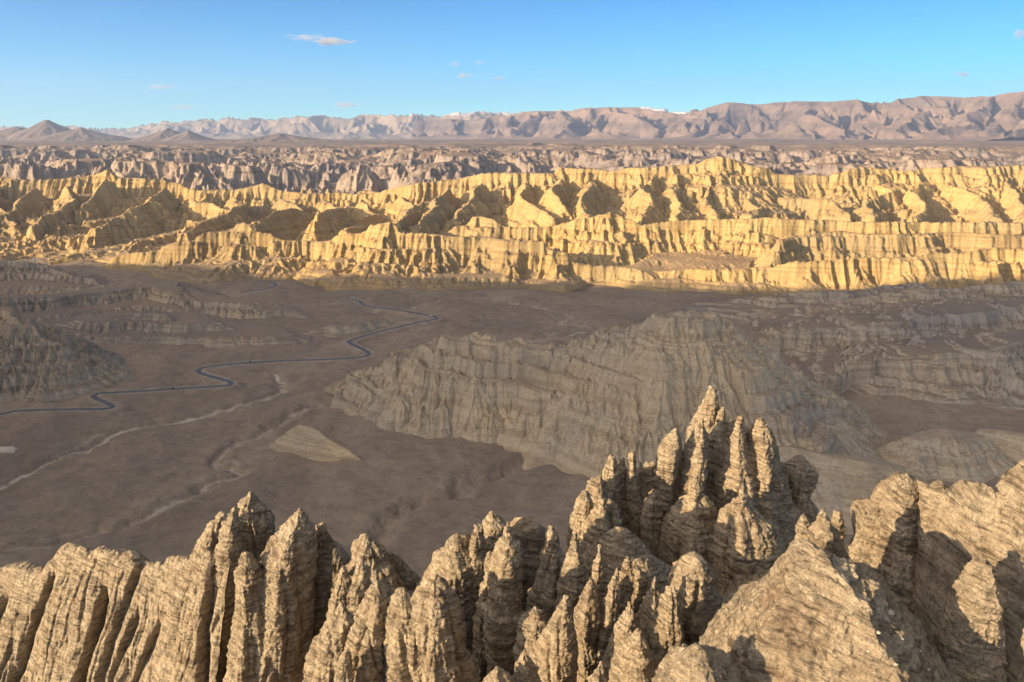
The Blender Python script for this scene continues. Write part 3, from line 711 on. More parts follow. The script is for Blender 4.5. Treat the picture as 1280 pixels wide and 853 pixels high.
    x = x + d * ca; y = y + d * sa; z = z + .12 * iso + .5 * Rmed * np.clip(1 - fade, 0, 1) * noise3(x / (Rmed + .2) * 1.6, y / (Rmed + .2) * 1.6, z * 0, s + 21)
    me = grid_mesh(name, x, y, z, wrap=True, origin=origin)
    return me

def rock(label, group, parts, name='rock_spire', cat='rock spire'):
    """parts: list of (Y, levels, options); the first is the body"""
    Y0, lv0, o0 = parts[0]
    base = at((lv0[-1][1] + lv0[-1][2]) / 2, lv0[-1][0], Y0)
    if len(parts) == 1:
        me = pinnacle(lv0, Y0, origin=base, name=name, **o0)
        o = link(name, me, NEAR, label=label, category=cat)
        o.location = base
        if group: o['group'] = group
        return o
    root = bpy.data.objects.new(name, None); COL.objects.link(root); root.location = base
    root['label'] = label; root['category'] = cat
    if group: root['group'] = group
    for i, (Yp, lv, op) in enumerate(parts):
        link('pinnacle', pinnacle(lv, Yp, origin=base, **op), NEAR, parent=root)
    return root
_sd = [0]
def S(Y, lv, **o):
    _sd[0] += 1; o.setdefault('seed', _sd[0] * 3 % 101); return (Y, lv, o)
GRP = 'sunlit rock spires along the near ridge'
rock('broad double-topped rock tower with deep dark crack, right of the long fluted wall', GRP, [
 S(50, [(645,270,280),(665,256,277),(690,242,273),(720,234,270),(760,226,266),(853,215,258),(900,205,255)], flute=.12),
 S(49, [(634,288,297),(660,277,301),(700,270,303),(750,266,301),(853,250,292),(900,245,290)], flute=.10),
 S(52, [(622,306,320),(630,297,331),(650,293,342),(690,294,341),(740,290,345),(853,285,345)], flute=.14, rough=.1),
 S(53, [(672,272,330),(700,258,345),(760,250,350),(853,240,350)], flute=.1, depth=.5)], name='rock_tower', cat='rock tower')
rock('tall rock tower with bright left face and wide dark right face', GRP, [
 S(46, [(643,367,381),(655,353,387),(670,342,391),(690,333,393),(720,326,393),(760,320,393),(853,302,386),(900,298,384)], flute=.10, depth=1.2),
 S(44.5, [(698,300,317),(715,294,329),(740,292,334),(780,289,338),(853,275,342),(900,270,345)], flute=.12),
 S(48.5, [(656,397,407),(668,389,412),(700,384,414),(760,380,412),(853,368,402)], flute=.16)], name='rock_tower', cat='rock tower')
rock('ribbed rock peak with square flat tip between the tall tower and the dark block', GRP, [
 S(45, [(675,447,471),(685,441,480),(700,436,488),(720,430,497),(750,424,505),(800,415,512),(853,405,520)], flute=.16, fk=.9),
 S(43.5, [(710,426,434),(735,419,437),(760,412,441),(800,408,442),(853,400,440)], flute=.1),
 S(47, [(700,478,494),(715,470,512),(740,462,530),(790,455,540)], flute=.1)])
rock('cluster of three stubby lit rock knobs at the foot of the ribbed peak', GRP, [
 S(37, [(759,420,433),(775,409,441),(800,395,441),(825,386,440),(853,380,438),(900,372,440)], flute=.10),
 S(36, [(734,462,481),(745,453,488),(765,445,486),(790,438,480),(820,432,484),(853,428,487),(900,420,492)], flute=.12),
 S(34, [(812,430,437),(830,423,438),(860,418,440),(900,414,442)], flute=.1)])
rock('big shaded grey-brown rock block with two pointed shoulders and dark clefts', GRP, [
 S(36, [(734,495,512),(750,485,530),(775,477,550),(800,478,558),(853,484,572),(900,484,580)], flute=.12, fk=.7),
 S(35.5, [(722,540,547),(735,526,556),(750,515,569),(780,508,578),(820,504,587),(853,504,596),(900,504,606)], flute=.12, fk=.7)], name='rock_block', cat='rock block')
rock('pale sunlit slab of rock with sloping left edge behind the shaded block', GRP, [
 S(45, [(677,557,590),(690,548,600),(710,538,602),(730,529,603),(760,530,602),(800,543,602),(850,555,602)], flute=.08, fk=.8),
 S(44.5, [(658,594,602),(675,588,604),(700,585,604),(760,585,602),(853,588,606)], flute=.1),
 S(48, [(646,609,621),(655,600,632),(680,598,640),(720,598,642),(800,598,644)], flute=.1)])
rock('shaded rock crest with thin sunlit top edge behind the blunt central column', GRP, [
 S(50, [(653,642,666),(660,634,679),(690,630,690),(750,630,697),(850,630,702)], flute=.12, depth=.6)], name='rock_crest', cat='rock crest')
rock('tall blunt rock column, upper half sunlit and lower half in shadow', GRP, [
 S(40, [(654,633,637),(668,629,642),(680,622,648),(701,614,651),(740,611,651),(762,604,650),(792,605,648),(826,609,645),(860,612,645),(900,608,648)], flute=.08, rough=.09),
 S(42, [(692,609,616),(740,600,618),(780,593,613),(853,592,620)], flute=.1)])
rock('slender pointed rock spire leaning right with lit face, just right of the blunt column', GRP, [
 S(42, [(674,689,693),(692,681,699),(720,671,702),(745,664,698),(767,659,694),(800,655,694),(850,652,698)], flute=.10),
 S(47, [(658,686,692),(668,682,697),(690,678,703),(740,676,708),(800,676,712)], flute=.1)])
rock('sharp narrow rock spire with tiny dark hole near its tip', GRP, [
 S(41, [(666,717,721),(684,712,725),(712,704,731),(735,699,731),(755,696,724),(800,694,722),(850,690,722)], flute=.08)])
rock('wide-based lit rock spike with a shaded block and small stubs at its foot', GRP, [
 S(34, [(742,704,709),(755,698,712),(775,689,714),(800,676,717),(815,666,719),(835,668,720),(853,670,722),(900,664,726)], flute=.10),
 S(37, [(765,661,680),(775,649,684),(800,646,683),(830,647,684),(870,646,690)], flute=.12),
 S(31, [(811,653,658),(830,644,667),(853,638,675),(900,626,684)], flute=.12),
 S(30, [(839,615,628),(853,604,640),(900,590,655)], flute=.1)])
rock('thin lit fin of rock above the leaf-shaped dark spire', GRP, [
 S(40, [(682,747,751),(697,744,755),(713,741,754),(735,738,750),(770,736,750),(820,732,752)], flute=.08)], name='rock_fin', cat='rock fin')
rock('leaf-shaped dark rock spire standing in front of the thin lit fin', GRP, [
 S(37, [(724,736,741),(740,729,745),(762,719,746),(780,717,746),(800,720,744),(830,722,744),(880,720,748)], flute=.12)])
rock('curved lit rock spire narrowing downward left of the split grey spire', GRP, [
 S(37, [(713,769,773),(730,762,773),(750,756,773),(770,755,771),(790,748,766),(812,744,762),(860,740,764)], flute=.10)])
rock('split grey rock spire with a pointed tip and darker right shoulder', GRP, [
 S(38.5, [(698,782,787),(712,776,790),(735,774,791),(765,774,790),(800,770,790),(860,766,792)], flute=.14),
 S(40, [(710,791,800),(722,786,808),(750,785,808),(790,782,804),(840,780,806)], flute=.12)])
rock('stepped pair of lit rock points in the lower middle with dark right flanks', GRP, [
 S(35, [(753,785,789),(768,776,797),(790,765,800),(818,755,807),(853,745,813),(910,736,822)], flute=.10),
 S(31, [(789,793,801),(800,782,808),(820,769,816),(840,761,822),(860,757,827),(915,750,838)], flute=.12),
 S(28, [(830,748,753),(853,735,757),(900,722,762)], flute=.1)])
rock('twin-pointed rock spire with triangular shadow on its face', GRP, [
 S(37, [(721,817,821),(738,811,825),(760,802,827),(775,796,828),(800,796,830),(860,794,832)], flute=.10),
 S(35.5, [(732,838,843),(745,830,846),(765,824,850),(785,815,852),(805,811,849),(830,807,847),(890,800,850)], flute=.10)])
rock('flat-topped lit rock block with curving right rib', GRP, [
 S(39, [(701,852,882),(710,844,888),(730,836,889),(750,838,899),(770,843,909),(790,848,905),(815,852,894),(850,850,894),(900,846,898)], flute=.12, fk=.7)], name='rock_block', cat='rock block')
rock('rounded overhanging lit rock knob left of the great pebbly cone', GRP, [
 S(27, [(722,962,979),(730,948,984),(745,930,986),(762,917,985),(780,919,981),(800,924,978),(830,923,976),(880,918,980)], flute=.08, rough=.09)], name='rock_hoodoo', cat='rock hoodoo')
rock('low rounded pebbly mound cut by the bottom edge of the view', GRP, [
 S(20.5, [(810,862,876),(820,849,891),(840,831,913),(860,816,930),(910,796,955)], flute=.06)], name='rock_mound', cat='rock mound')
rock('great pebbly rock cone with lit left side and broad shadowed right side', GRP, [
 S(22.5, [(697,1024,1040),(710,1009,1062),(725,990,1077),(757,967,1100),(789,949,1132),(817,933,1160),(853,912,1192),(920,872,1245)], flute=.06, fk=.5, depth=1.15, sq=1.08, seed=33, rough=.035),
 S(26, [(643,1026,1030),(660,1017,1041),(690,1006,1056),(715,998,1066),(760,985,1080),(820,970,1100)], flute=.07)], name='rock_cone', cat='rock cone')
rock('small lit rock nub on the left shoulder of the great pebbly cone', 'small lit rock nubs beside the great cone', [
 S(33, [(651,999,1008),(660,994,1014),(672,995,1014),(690,994,1012),(720,990,1014)], flute=.06)], name='rock_nub', cat='rock nub')
rock('small lit rock nub just right of the tip of the great cone', 'small lit rock nubs beside the great cone', [
 S(33, [(641,1042,1051),(650,1038,1053),(662,1040,1053),(690,1038,1054),(720,1036,1056)], flute=.06)], name='rock_nub', cat='rock nub')
gold = rock('massive golden pebbly rock wall with rounded domed tops at the right end of the ridge', GRP, [
 S(31, [(598,1112,1140),(606,1102,1150),(620,1093,1158),(650,1079,1160),(696,1061,1150),(720,1057,1140),(750,1068,1135),(785,1080,1130),(850,1085,1135)], flute=.08, fk=.55, depth=.5),
 S(29.6, [(596,1122,1134),(604,1115,1142),(630,1108,1150),(680,1104,1152),(740,1102,1152),(820,1102,1154)], flute=.08, fk=.8, seed=71),
 S(27.6, [(601,1208,1227),(608,1201,1241),(630,1196,1250),(680,1191,1252),(740,1184,1250),(820,1176,1252)], flute=.10, fk=.8, seed=72),
 S(28.6, [(612,1160,1180),(622,1155,1190),(660,1152,1196),(720,1150,1194),(790,1150,1190),(850,1152,1190)], flute=.08, fk=.9, seed=73),
 S(26.0, [(590,1274,1306),(600,1264,1324),(630,1256,1334),(690,1252,1340),(760,1250,1346),(850,1246,1352)], flute=.10, fk=.8, seed=74),
 S(30, [(700,1092,1112),(720,1085,1118),(750,1082,1124),(800,1080,1130)], flute=.08)], name='rock_bastion', cat='rock wall')
GOLD = True
rock('slim rock finger, top lit and base in shadow, in a recess of the golden wall', GRP, [
 S(25.5, [(687,1129,1133),(700,1119,1137),(720,1112,1139),(745,1111,1139),(770,1113,1138),(810,1112,1140)], flute=.08)], name='rock_finger', cat='rock finger')
rock('pointed rock cone against the golden wall near the right edge', GRP, [
 S(23.5, [(690,1224,1231),(716,1209,1242),(749,1193,1247),(786,1180,1249),(816,1174,1250),(870,1172,1254),(920,1168,1258)], flute=.08, rough=.09)], name='rock_cone', cat='rock cone')
rock('highest rock peak of the near ridge, several lit pillars rising to one point', GRP, [
 S(68, [(487,887,894),(499,881,898),(515,870,901),(540,860,904),(580,856,906),(620,852,906),(680,848,904)], flute=.10, rough=.1),
 S(66.5, [(509,900,907),(520,895,907),(545,890,907),(580,889,907),(610,887,905),(660,884,905)], flute=.1),
 S(65, [(524,874,880),(545,863,885),(565,853,888),(590,845,887),(605,842,884),(640,835,882),(700,830,880)], flute=.12),
 S(66, [(521,921,929),(536,915,929),(555,908,931),(575,902,937),(595,893,943),(620,896,948),(670,896,954)], flute=.09),
 S(66.5, [(525,943,954),(537,938,962),(555,933,969),(580,930,975),(620,928,982),(650,928,988),(700,926,1000)], flute=.14, rough=.1),
 S(67.6, [(530,872,902),(546,864,940),(562,860,966),(585,856,978),(620,850,990),(660,845,1004),(720,838,1015)], flute=.12, fk=.35, depth=.5)], name='rock_peak', cat='rock peak')
rock('dark rounded rock knob in full shade right of the highest peak', GRP, [
 S(69, [(572,999,1009),(580,976,1016),(600,973,1017),(620,977,1014),(640,973,1020),(660,968,1027),(690,962,1030)], flute=.16, rough=.12)], name='rock_hoodoo', cat='rock hoodoo')
rock('lit cone of rock with a notch of shadow below the highest peak', GRP, [
 S(59, [(595,867,873),(611,860,880),(630,852,889),(650,838,897),(670,833,902),(700,829,908),(740,824,914)], flute=.16)], name='rock_cone', cat='rock cone')
rock('rounded shaded rock with layered bands below the highest peak', GRP, [
 S(57, [(619,923,936),(630,912,944),(645,903,953),(665,897,966),(690,893,976),(730,888,988)], flute=.12, bed=.14)], name='rock_dome', cat='rock dome')
rock('tall lit rock flake left of the highest peak', GRP, [
 S(64, [(538,841,849),(548,832,851),(561,823,851),(580,819,848),(605,819,842),(630,818,840),(670,815,842),(720,810,846)], flute=.08)], name='rock_flake', cat='rock flake')
rock('tight row of ragged rock fingers left of the tall lit flake', GRP, [
 S(62, [(570,759,769),(580,754,772),(600,752,773),(625,756,776),(650,760,782),(690,760,792),(730,756,800)], flute=.12, rough=.1),
 S(63, [(575,774,782),(590,771,785),(650,768,788),(700,764,796)], flute=.12),
 S(62.5, [(568,785,794),(580,783,797),(620,782,799),(660,780,812),(710,776,824)], flute=.12),
 S(63.5, [(578,799,804),(600,798,804),(620,799,807),(660,798,814)], flute=.1),
 S(66, [(580,806,819),(600,805,820),(640,804,824),(680,800,828)], flute=.1),
 S(60, [(614,815,823),(625,807,825),(650,801,827),(670,800,830),(710,794,836)], flute=.12),
 S(64.6, [(592,764,812),(612,758,822),(630,754,828),(670,752,834),(730,745,845)], flute=.12, fk=.4, depth=.5)], name='rock_fingers', cat='rock fingers')
rock('lowest stepped cluster of rock lobes at the left end of the ragged fingers', GRP, [
 S(60, [(594,746,753),(603,736,757),(617,729,762),(640,723,767),(690,718,774)], flute=.12, rough=.1),
 S(56, [(616,727,736),(630,719,738),(645,715,738),(660,712,738),(700,706,742)], flute=.1),
 S(55, [(628,748,758),(640,740,761),(655,732,763),(680,727,768),(720,722,772)], flute=.12),
 S(56, [(628,761,768),(640,758,772),(660,757,777),(710,753,788)], flute=.12)], name='rock_lobes', cat='rock lobes')
rock('smooth shaded rock hump with a thin lit rim behind the slender spires', GRP, [
 S(51, [(665,764,783),(675,748,797),(690,733,814),(710,722,845),(750,712,880),(810,700,910)], flute=.06, depth=.7)], name='rock_hump', cat='rock hump')

# ---- the long fluted wall on the left
def wall(label, crest, prof, s0, cracks, n_s=620, n_t=330, slant=.33, ga=1., parent=None, org=None, smo=3):
    crest = np.array(crest, float)   # px, py, Y
    sx = np.linspace(crest[0, 0], crest[-1, 0], n_s)
    sy = np.interp(sx, crest[:, 0], crest[:, 1]); sY = np.interp(sx, crest[:, 0], crest[:, 2])
    k = 5; syp = np.convolve(np.pad(sy, k, mode='edge'), np.ones(3) / 3, 'same')[k:-k]
    C0 = np.array([at(a, b, c) for a, b, c in zip(sx, syp, sY)])
    pf = np.array(prof, float); arc = np.concatenate([[0], np.cumsum(np.hypot(np.diff(pf[:, 0]), np.diff(pf[:, 1])))])
    ta = np.linspace(0, arc[-1], n_t); oy = np.interp(ta, arc, pf[:, 0]); oz = np.interp(ta, arc, pf[:, 1])
    for _ in range(3):
        oy[1:-1] = (oy[:-2] + oy[1:-1] + oy[2:]) / 3; oz[1:-1] = (oz[:-2] + oz[1:-1] + oz[2:]) / 3
    x = np.repeat(C0[:, 0][None], n_t, 0) - .10 * (-oz)[:, None] * (oy < 0)[:, None]
    y = C0[:, 1][None] + oy[:, None]; z = C0[:, 2][None] + oz[:, None]
    ny = np.gradient(oz, ta); nz = -np.gradient(oy, ta); ln = np.hypot(ny, nz); ny /= ln; nz /= ln
    fr = (oy < 0).astype(float)[:, None]; dn = np.clip(-oz[:, None] / 3.5, 0, 1)
    sl = x + slant * (-oz)[:, None]                         # grooves slant down to the left
    wob = .5 * noise3(x * .35, z * .35, z * 0, s0)
    q = sl + wob
    big = noise3(q * .22, z * .035, z * 0 + 3, s0 + 1) * 1.25
    g1 = np.clip(1 - np.abs(noise3(q * .8, z * .08, z * 0, s0 + 2)) * 6.5, 0, 1) ** 1.3
    g2 = np.clip(1 - np.abs(noise3(q * 2.1, z * .2, z * 0, s0 + 4)) * 4.5, 0, 1) ** 1.2
    mask = np.clip(.5 + 1.6 * noise3(x * .11, z * .11, z * 0, s0 + 6), 0, 1)
    d = big * .45 * dn * ga - ga * (g1 * .62 * (.35 + .65 * mask) + g2 * .42 * (.3 + .7 * mask)) * dn * fr
    for pts, wd, dep in cracks:                           # the deep open clefts
        p_ = np.array([at(a, b, np.interp(a, crest[:, 0], crest[:, 2]) - 3.) for a, b in pts])
        cx_ = np.interp(-z, -p_[:, 2], p_[:, 0]); ins = sstep(-p_[0, 2] - .2, -p_[0, 2] + 2.0, -z)
        d = d - dep * np.exp(-((x - cx_) / wd) ** 2) * ins * fr
    iso = noise3(x * .8, y * .8, z * .8, s0 + 8) * .30 + noise3(x * 2.1, y * 2.1, z * 2., s0 + 9) * .16 + (.35 - 1.6 * np.abs(noise3(x * 3, y * 3, z * 3, s0 + 12))) * .18 + noise3(x * 5, y * 5, z * 6, s0 + 10) * .13 + noise3(x * 10, y * 10, z * 11, s0 + 11) * .10
    d = d + iso * .6 + .13 * np.clip(bedding(x, y, z, 2) * 2.4, -1, 1)
    y = y + d * ny[:, None]; z = z + d * nz[:, None]
    o0 = org or tuple(C0[n_s // 2] + np.array([0, 0, -20]))
    if parent:
        return link('rock_face', grid_mesh('rock_face', x, y, z, origin=o0, flip=True), NEAR, parent=parent)
    me = grid_mesh('rock_wall', x, y, z, origin=o0, flip=True)
    o = link('rock_wall', me, NEAR, label=label, category='rock wall', group=GRP); o.location = o0
PROF = [(14, -34), (7, -17), (2.4, -3.2), (.9, -.5), (0, 0), (-.7, -.25), (-1.3, -1.6), (-2.9, -7), (-6.5, -17), (-12, -32)]
wall('long golden rock wall scored with slanting flutes at the left end of the ridge',
 [(a, b, 58.5 - (a + 120) * .024) for a, b in ((-160,714),(-120,716),(-60,706),(-30,712),(0,708),(17,704),(31,702),(43,708),(57,710),(61,701),(71,690),(80,680),(94,681),(111,685),(115,688),(122,683),(142,685),(165,690),(174,695),(178,701),(199,703),(206,705),(209,696),(225,694),(236,697),(245,690),(262,684),(275,690),(290,700))],
 PROF, 11, [([(117,738),(121,758),(117,792),(110,815),(104,853)], .34, 2.6), ([(58,722),(46,750),(37,781),(26,832),(15,870)], .30, 1.2), ([(162,715),(151,758),(140,800),(128,860)], .25, .9),
            ([(168,770),(158,800),(145,832),(135,870)], .24, .9), ([(197,778),(183,815),(168,853)], .22, .8), ([(0,745),(-10,780),(-20,830)], .3, 1.), ([(268,690),(262,720),(256,760),(252,790)], .3, 1.4)])
wall('dark shaded back slope of rock seen between the tall tower and the ribbed peak',
 [(380,672,52),(400,668,52),(425,682,52),(440,700,52),(470,712,52),(500,716,52),(520,728,52),(540,735,52)],
 PROF, 31, [], n_s=220, n_t=200)

wall('', [(1104,640,31.8),(1108,612,31.3),(1111,599,30.9),(1120,595,30.5),(1128,594,30.1),(1149,600,29.3),(1173,610,28.5),(1189,613,27.9),(1203,606,27.5),(1216,599,27.1),(1232,601,26.6),(1249,613,26.2),(1259,603,26.0),(1272,592,25.7),(1285,588,25.3),(1310,586,24.7),(1340,596,24.1),(1370,610,23.5)],
 [(9, -20), (4.5, -9), (1.8, -2.0), (.7, -.35), (0, 0), (-.6, -.2), (-1.1, -1.2), (-2.4, -5), (-4.5, -12), (-7, -20)], 23, [([(1155,672),(1150,720),(1148,780)], .35, 1.6), ([(1236,680),(1243,740),(1246,800)], .28, 2.0), ([(1250,618),(1252,660),(1238,700)], .35, 1.6), ([(1196,614),(1210,650),(1205,700),(1190,760)], .35, 1.0), ([(1275,600),(1290,660)], .3, 1.2)], n_s=560, n_t=330, slant=.1, ga=.55, parent=gold, org=tuple(gold.location))
# ---- the slope under the spires
X, Y, r, Yv = fan(-1.15, 1.15, 620, 9, 330, 420)
zb = np.interp(Y, [9, 15, 20, 30, 45, 60, 75, 100, 150, 250, 330], [-14, -20, -23, -28, -37, -43, -50, -72, -125, -245, -345]).astype(F32)
for px, py, Yc, sx_, sy_, hgt in ((975,690,54,8,7,7.5), (1075,700,50,8,7,1.5), (905,765,36,3,4,2.0), (1120,800,27,4,4,1.5), (520,760,50,6,5,4)):
    c = at(px, py, Yc); zb = zb + hgt * np.exp(-(((X - c[0]) / sx_) ** 2 + ((Y - c[1]) / sy_) ** 2))
gx, gy = slope(zb, r, Yv)
zb = zb - 14 * sstep(4, -14, X) * sstep(75, 55, Y)
zb = zb + .5 * fbm(X, Y, 1/6., 5, 91) + np.interp(Y, [9, 60, 120, 330], [.4, 1., 5, 12]) * gullies(X, Y, gx, gy, 1/14., 3, s=17, sharp=-.3)
link('hillside', grid_mesh('hillside', X, Y, zb), NEAR, kind='structure')
# ------------------------------------------------------------------ the road and what stands on it
import bmesh
def ribbon(name, pts, half, lift, mat, thick=.5, **props):
    p = np.array(pts)[:, :2]
    d = np.gradient(p, axis=0); d /= np.linalg.norm(d, axis=1)[:, None] + 1e-9; n = np.stack([-d[:, 1], d[:, 0]], 1)
    offs = [(-half - .8, -thick), (-half, 0), (-half * .33, .05), (half * .33, .05), (half, 0), (half + .8, -thick)]
    X = np.stack([p[:, 0] + n[:, 0] * o for o, _ in offs]); Y = np.stack([p[:, 1] + n[:, 1] * o for o, _ in offs])
    zc = road_bed(p[:, 0].astype(F32), p[:, 1].astype(F32)) + lift
    Z = np.stack([zc + dz for _, dz in offs])
    return link(name, grid_mesh(name, X, Y, Z), mat, **props)
m, nt = new_mat('asphalt'); p = wpos(nt)
finish(nt, ramp(nt, noise_n(nt, p, .08, 4), [(.3, (.085, .09, .108)), (.7, (.12, .125, .145))]), .8)
ASPH = m
ribbon('road', ROAD, 3.7, .45, ASPH, kind='structure')
ribbon('road', ROAD_FAR, 4.2, .45, ASPH, kind='structure')

def flat_mat(name, col, rough=.5, spec=.3):
    m, nt = new_mat(name); p = wpos(nt)
    c = mixc(nt, noise_n(nt, p, 2., 3), tuple(v * .85 for v in col), tuple(min(1, v * 1.12) for v in col))
    finish(nt, c, rough, spec=spec); return m
def box_bm(bm, cx, cy, cz, sx, sy, sz, taper=0.):
    vs = []
    for dz in (-1, 1):
        t = 1 - taper * (dz > 0)
        for dx, dy in ((-1, -1), (1, -1), (1, 1), (-1, 1)):
            vs.append(bm.verts.new((cx + dx * sx / 2 * t, cy + dy * sy / 2 * (1 - taper * .4 * (dz > 0)), cz + dz * sz / 2)))
    for f in ((3, 2, 1, 0), (4, 5, 6, 7), (0, 1, 5, 4), (1, 2, 6, 5), (2, 3, 7, 6), (3, 0, 4, 7)): bm.faces.new([vs[i] for i in f])
def bm_obj(name, bm, mat, parent=None):
    bmesh.ops.recalc_face_normals(bm, faces=bm.faces)
    me = bpy.data.meshes.new(name); bm.to_mesh(me); bm.free()
    return link(name, me, mat, parent)
GLASS = flat_mat('dark_glass', (.03, .035, .04), .15, .5); RUB = flat_mat('rubber', (.03, .03, .03), .9)
def vehicle(px, py, col, label, L=4.6, H=1.7, cabin=(-.25, 2.5), name='parked_car', cat='car'):
    c = atz(px, py, FLOOR + 2)
    rp = np.array(ROAD); i = int(np.argmin(np.hypot(rp[:, 0] - c[0], rp[:, 1] - c[1])))
    d = rp[min(i + 1, len(rp) - 1)] - rp[max(i - 1, 0)]; ang = math.atan2(d[1], d[0])
    x, y = rp[i, 0] - 2 * math.sin(-ang) * 0, rp[i, 1]
    z = float(road_bed(np.array([x], F32), np.array([y], F32))[0]) + .5
    root = bpy.data.objects.new(name, None); COL.objects.link(root); root.location = (x, y, z); root.rotation_euler = (0, 0, ang)
    root['label'] = label; root['category'] = cat
    pm = flat_mat('car_paint', col, .35)
    b = bmesh.new(); box_bm(b, 0, 0, .35 + H * .22, L, 1.8, H * .44, .03)
    bmesh.ops.bevel(b, geom=b.edges[:], offset=.12, segments=2, affect='EDGES'); bm_obj('body', b, pm, root)
    b = bmesh.new(); box_bm(b, cabin[0], 0, .35 + H * .44 + H * .19, cabin[1], 1.6, H * .38, .18)
    cb = bm_obj('cabin', b, GLASS, root)
    b = bmesh.new(); box_bm(b, cabin[0], 0, .35 + H * .82 + .03, cabin[1] * .8, 1.45, .07); bm_obj('roof', b, pm, cb)
    for sx_ in (-1, 1):
        for sy_ in (-1, 1):
            b = bmesh.new(); r_ = bmesh.ops.create_cone(b, cap_ends=True, segments=14, radius1=.36, radius2=.36, depth=.24)
            bmesh.ops.rotate(b, verts=b.verts, cent=(0, 0, 0), matrix=__import__('mathutils').Matrix.Rotation(math.pi / 2, 3, 'X'))
            bmesh.ops.translate(b, verts=b.verts, vec=(sx_ * L * .31, sy_ * .82, .36)); bm_obj('wheel', b, RUB, root)
vehicle(311, 456, (.03, .03, .035), 'dark car on the valley road above the middle bend', L=5.0, H=2.0)
vehicle(211, 489, (.035, .03, .03), 'dark car on the straight road between the two lower bends', L=5.0, H=2.0)
vehicle(536, 397, (.8, .8, .8), 'white van at the far bend of the valley road', L=7, H=2.9, cabin=(-.4, 5.6), name='parked_van', cat='van')

# small white hut on the far left hill
x, y, z = atz(43, 326, FLOOR + 52)
root = bpy.data.objects.new('hut', None); COL.objects.link(root); root.location = (x, y, z - 2)
root['label'] = 'tiny white hut on top of the dark hill at the far left'; root['category'] = 'hut'
b = bmesh.new(); box_bm(b, 0, 0, 3.5, 6, 5, 7); bm_obj('wall', b, flat_mat('whitewash', (.78, .76, .72), .8), root)
b = bmesh.new(); box_bm(b, 0, 0, 7.4, 6.8, 5.8, .8, .5); bm_obj('roof', b, flat_mat('grey_roof', (.4, .38, .36), .8), root)

# ------------------------------------------------------------------ small clouds, far beyond the air's box
def cloud(px, py, wpx, hpx, dens, label, seed):
    Yc = 90000.
    c = at(px, py, Yc); mpp = Yc / FOC
    m, nt = new_mat('cloud_vapour')
    tc = nt.nodes.new('ShaderNodeTexCoord'); ob = tc.outputs['Object']
    ln = nt.nodes.new('ShaderNodeVectorMath'); ln.operation = 'LENGTH'; nt.links.new(vscale(nt, ob, (1, 1, 1)), ln.inputs[0])
    nz = nt.nodes.new('ShaderNodeTexNoise'); nz.inputs['Scale'].default_value = 1.0; nz.inputs['Detail'].default_value = 4
    off = nt.nodes.new('ShaderNodeVectorMath'); off.operation = 'MULTIPLY_ADD'; off.inputs[1].default_value = (2.6, 2.6, 1.1); off.inputs[2].default_value = (seed * 3.1, seed, seed * 1.7)
    nt.links.new(ob, off.inputs[0]); nt.links.new(off.outputs[0], nz.inputs['Vector'])
    dd = math_(nt, 'SUBTRACT', math_(nt, 'SUBTRACT', math_(nt, 'MULTIPLY', nz.outputs[0], 2.2), .45), ln.outputs['Value'])
    dd = math_(nt, 'MULTIPLY', dd, dens * 4, clamp=False); dd = math_(nt, 'MAXIMUM', dd, 0.)
    v = nt.nodes.new('ShaderNodeVolumePrincipled'); v.inputs['Color'].default_value = (.86, .81, .83, 1); v.inputs['Anisotropy'].default_value = .1
    nt.links.new(dd, v.inputs['Density'])
    o = nt.nodes.new('ShaderNodeOutputMaterial'); nt.links.new(v.outputs[0], o.inputs['Volume'])
    b = bmesh.new(); bmesh.ops.create_icosphere(b, subdivisions=3, radius=1.0)
    me = bpy.data.meshes.new('cloud'); b.to_mesh(me); b.free()
    ob_ = link('cloud', me, m, label=label, category='cloud', kind='thing', group='small clouds low in the clear sky')
    ob_.location = c; ob_.scale = (wpx * mpp * .62, wpx * mpp * .5, hpx * mpp * .95)
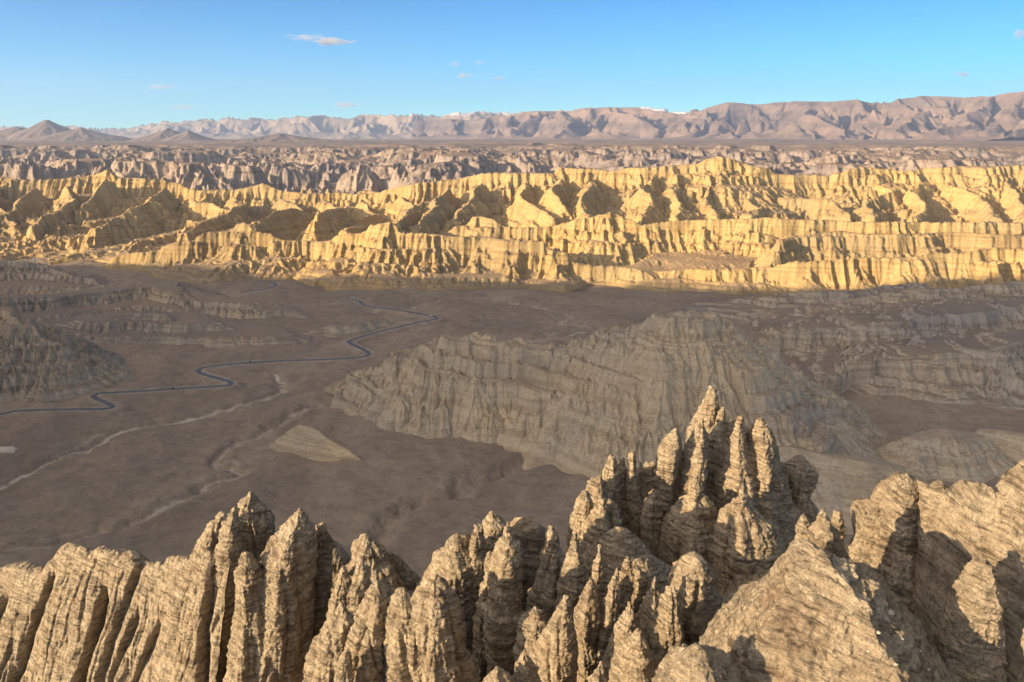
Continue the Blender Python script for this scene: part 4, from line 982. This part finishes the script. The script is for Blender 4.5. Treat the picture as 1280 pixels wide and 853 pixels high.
for k, a in enumerate([(379, 47, 58, 5, 2.4e-4, 'largest flat white cloud, upper left of centre'), (414, 52, 52, 6, 9e-4, 'grey flat cloud touching the right end of the largest cloud'),
          (580, 95, 24, 5, 6e-4, 'small mauve cloud, left of a pair above the central range'), (624, 98, 20, 4, 6e-4, 'small mauve cloud, right of a pair above the central range'),
          (433, 131, 44, 6, 4e-4, 'faint long cloud low above the snowy mountains'), (228, 134, 38, 6, 3.5e-4, 'faint pale cloud low above the left cones'),
          (200, 109, 42, 5, 3e-4, 'faint cloud streak above the left cones'), (1204, 93, 26, 5, 6e-4, 'small mauve cloud above the right mountains'),
          (1274, 43, 16, 10, 9e-4, 'small white cloud at the right edge of the sky'), (568, 80, 16, 5, 4e-4, 'faint cloud puff above the left of the pair'), (600, 79, 18, 5, 4e-4, 'faint cloud puff above the right of the pair')]):
    cloud(*a, seed=k + 1)

# ------------------------------------------------------------------ loose pale stones resting on the near rock
bpy.context.view_layer.update()
dg = bpy.context.evaluated_depsgraph_get()
m, nt = new_mat('pale_stone'); p = wpos(nt)
finish(nt, ramp(nt, noise_n(nt, p, 14, 4), [(.3, (.30, .25, .19)), (.7, (.50, .45, .38))]), .85)
b = bmesh.new(); bmesh.ops.create_icosphere(b, subdivisions=2, radius=1)
rs = random.Random(4)
for v in b.verts:
    v.co *= 1 + .28 * (rs.random() - .5)
    v.co.z *= .7
me0 = bpy.data.meshes.new('stone'); b.to_mesh(me0); b.free(); me0.materials.append(m)
SP_ = [(1113, 768, .16), (1142, 752, .07), (1098, 792, .09), (1128, 800, .07), (1150, 815, .08), (1085, 815, .06), (1120, 832, .08), (1160, 838, .07), (1072, 780, .05), (1106, 748, .06)]
for px_, py_, rad in SP_:
    u, dy, dz = ray(px_, py_); v = Vector((u, dy, dz)).normalized()
    ok, loc, nrm, _, ob, _ = scene.ray_cast(dg, Vector((0, 0, 0)) + v * 2, v, distance=60)
    if not ok or abs(nrm.z) < .2: continue
    o = bpy.data.objects.new('stone', me0); COL.objects.link(o)
    o.location = loc + Vector((0, 0, rad * .35)); rad *= .7; o.scale = (rad * rs.uniform(.8, 1.3), rad * rs.uniform(.8, 1.2), rad); o.rotation_euler = (0, 0, rs.uniform(0, 6))
    o['category'] = 'stone'
    if rad > .1: o['label'] = 'largest white stone lying on the shaded slope right of the great cone'
    else: o['label'] = 'small pale stone lying loose on the shaded slope of the great cone'; o['group'] = 'small loose stones on the shaded cone slope'
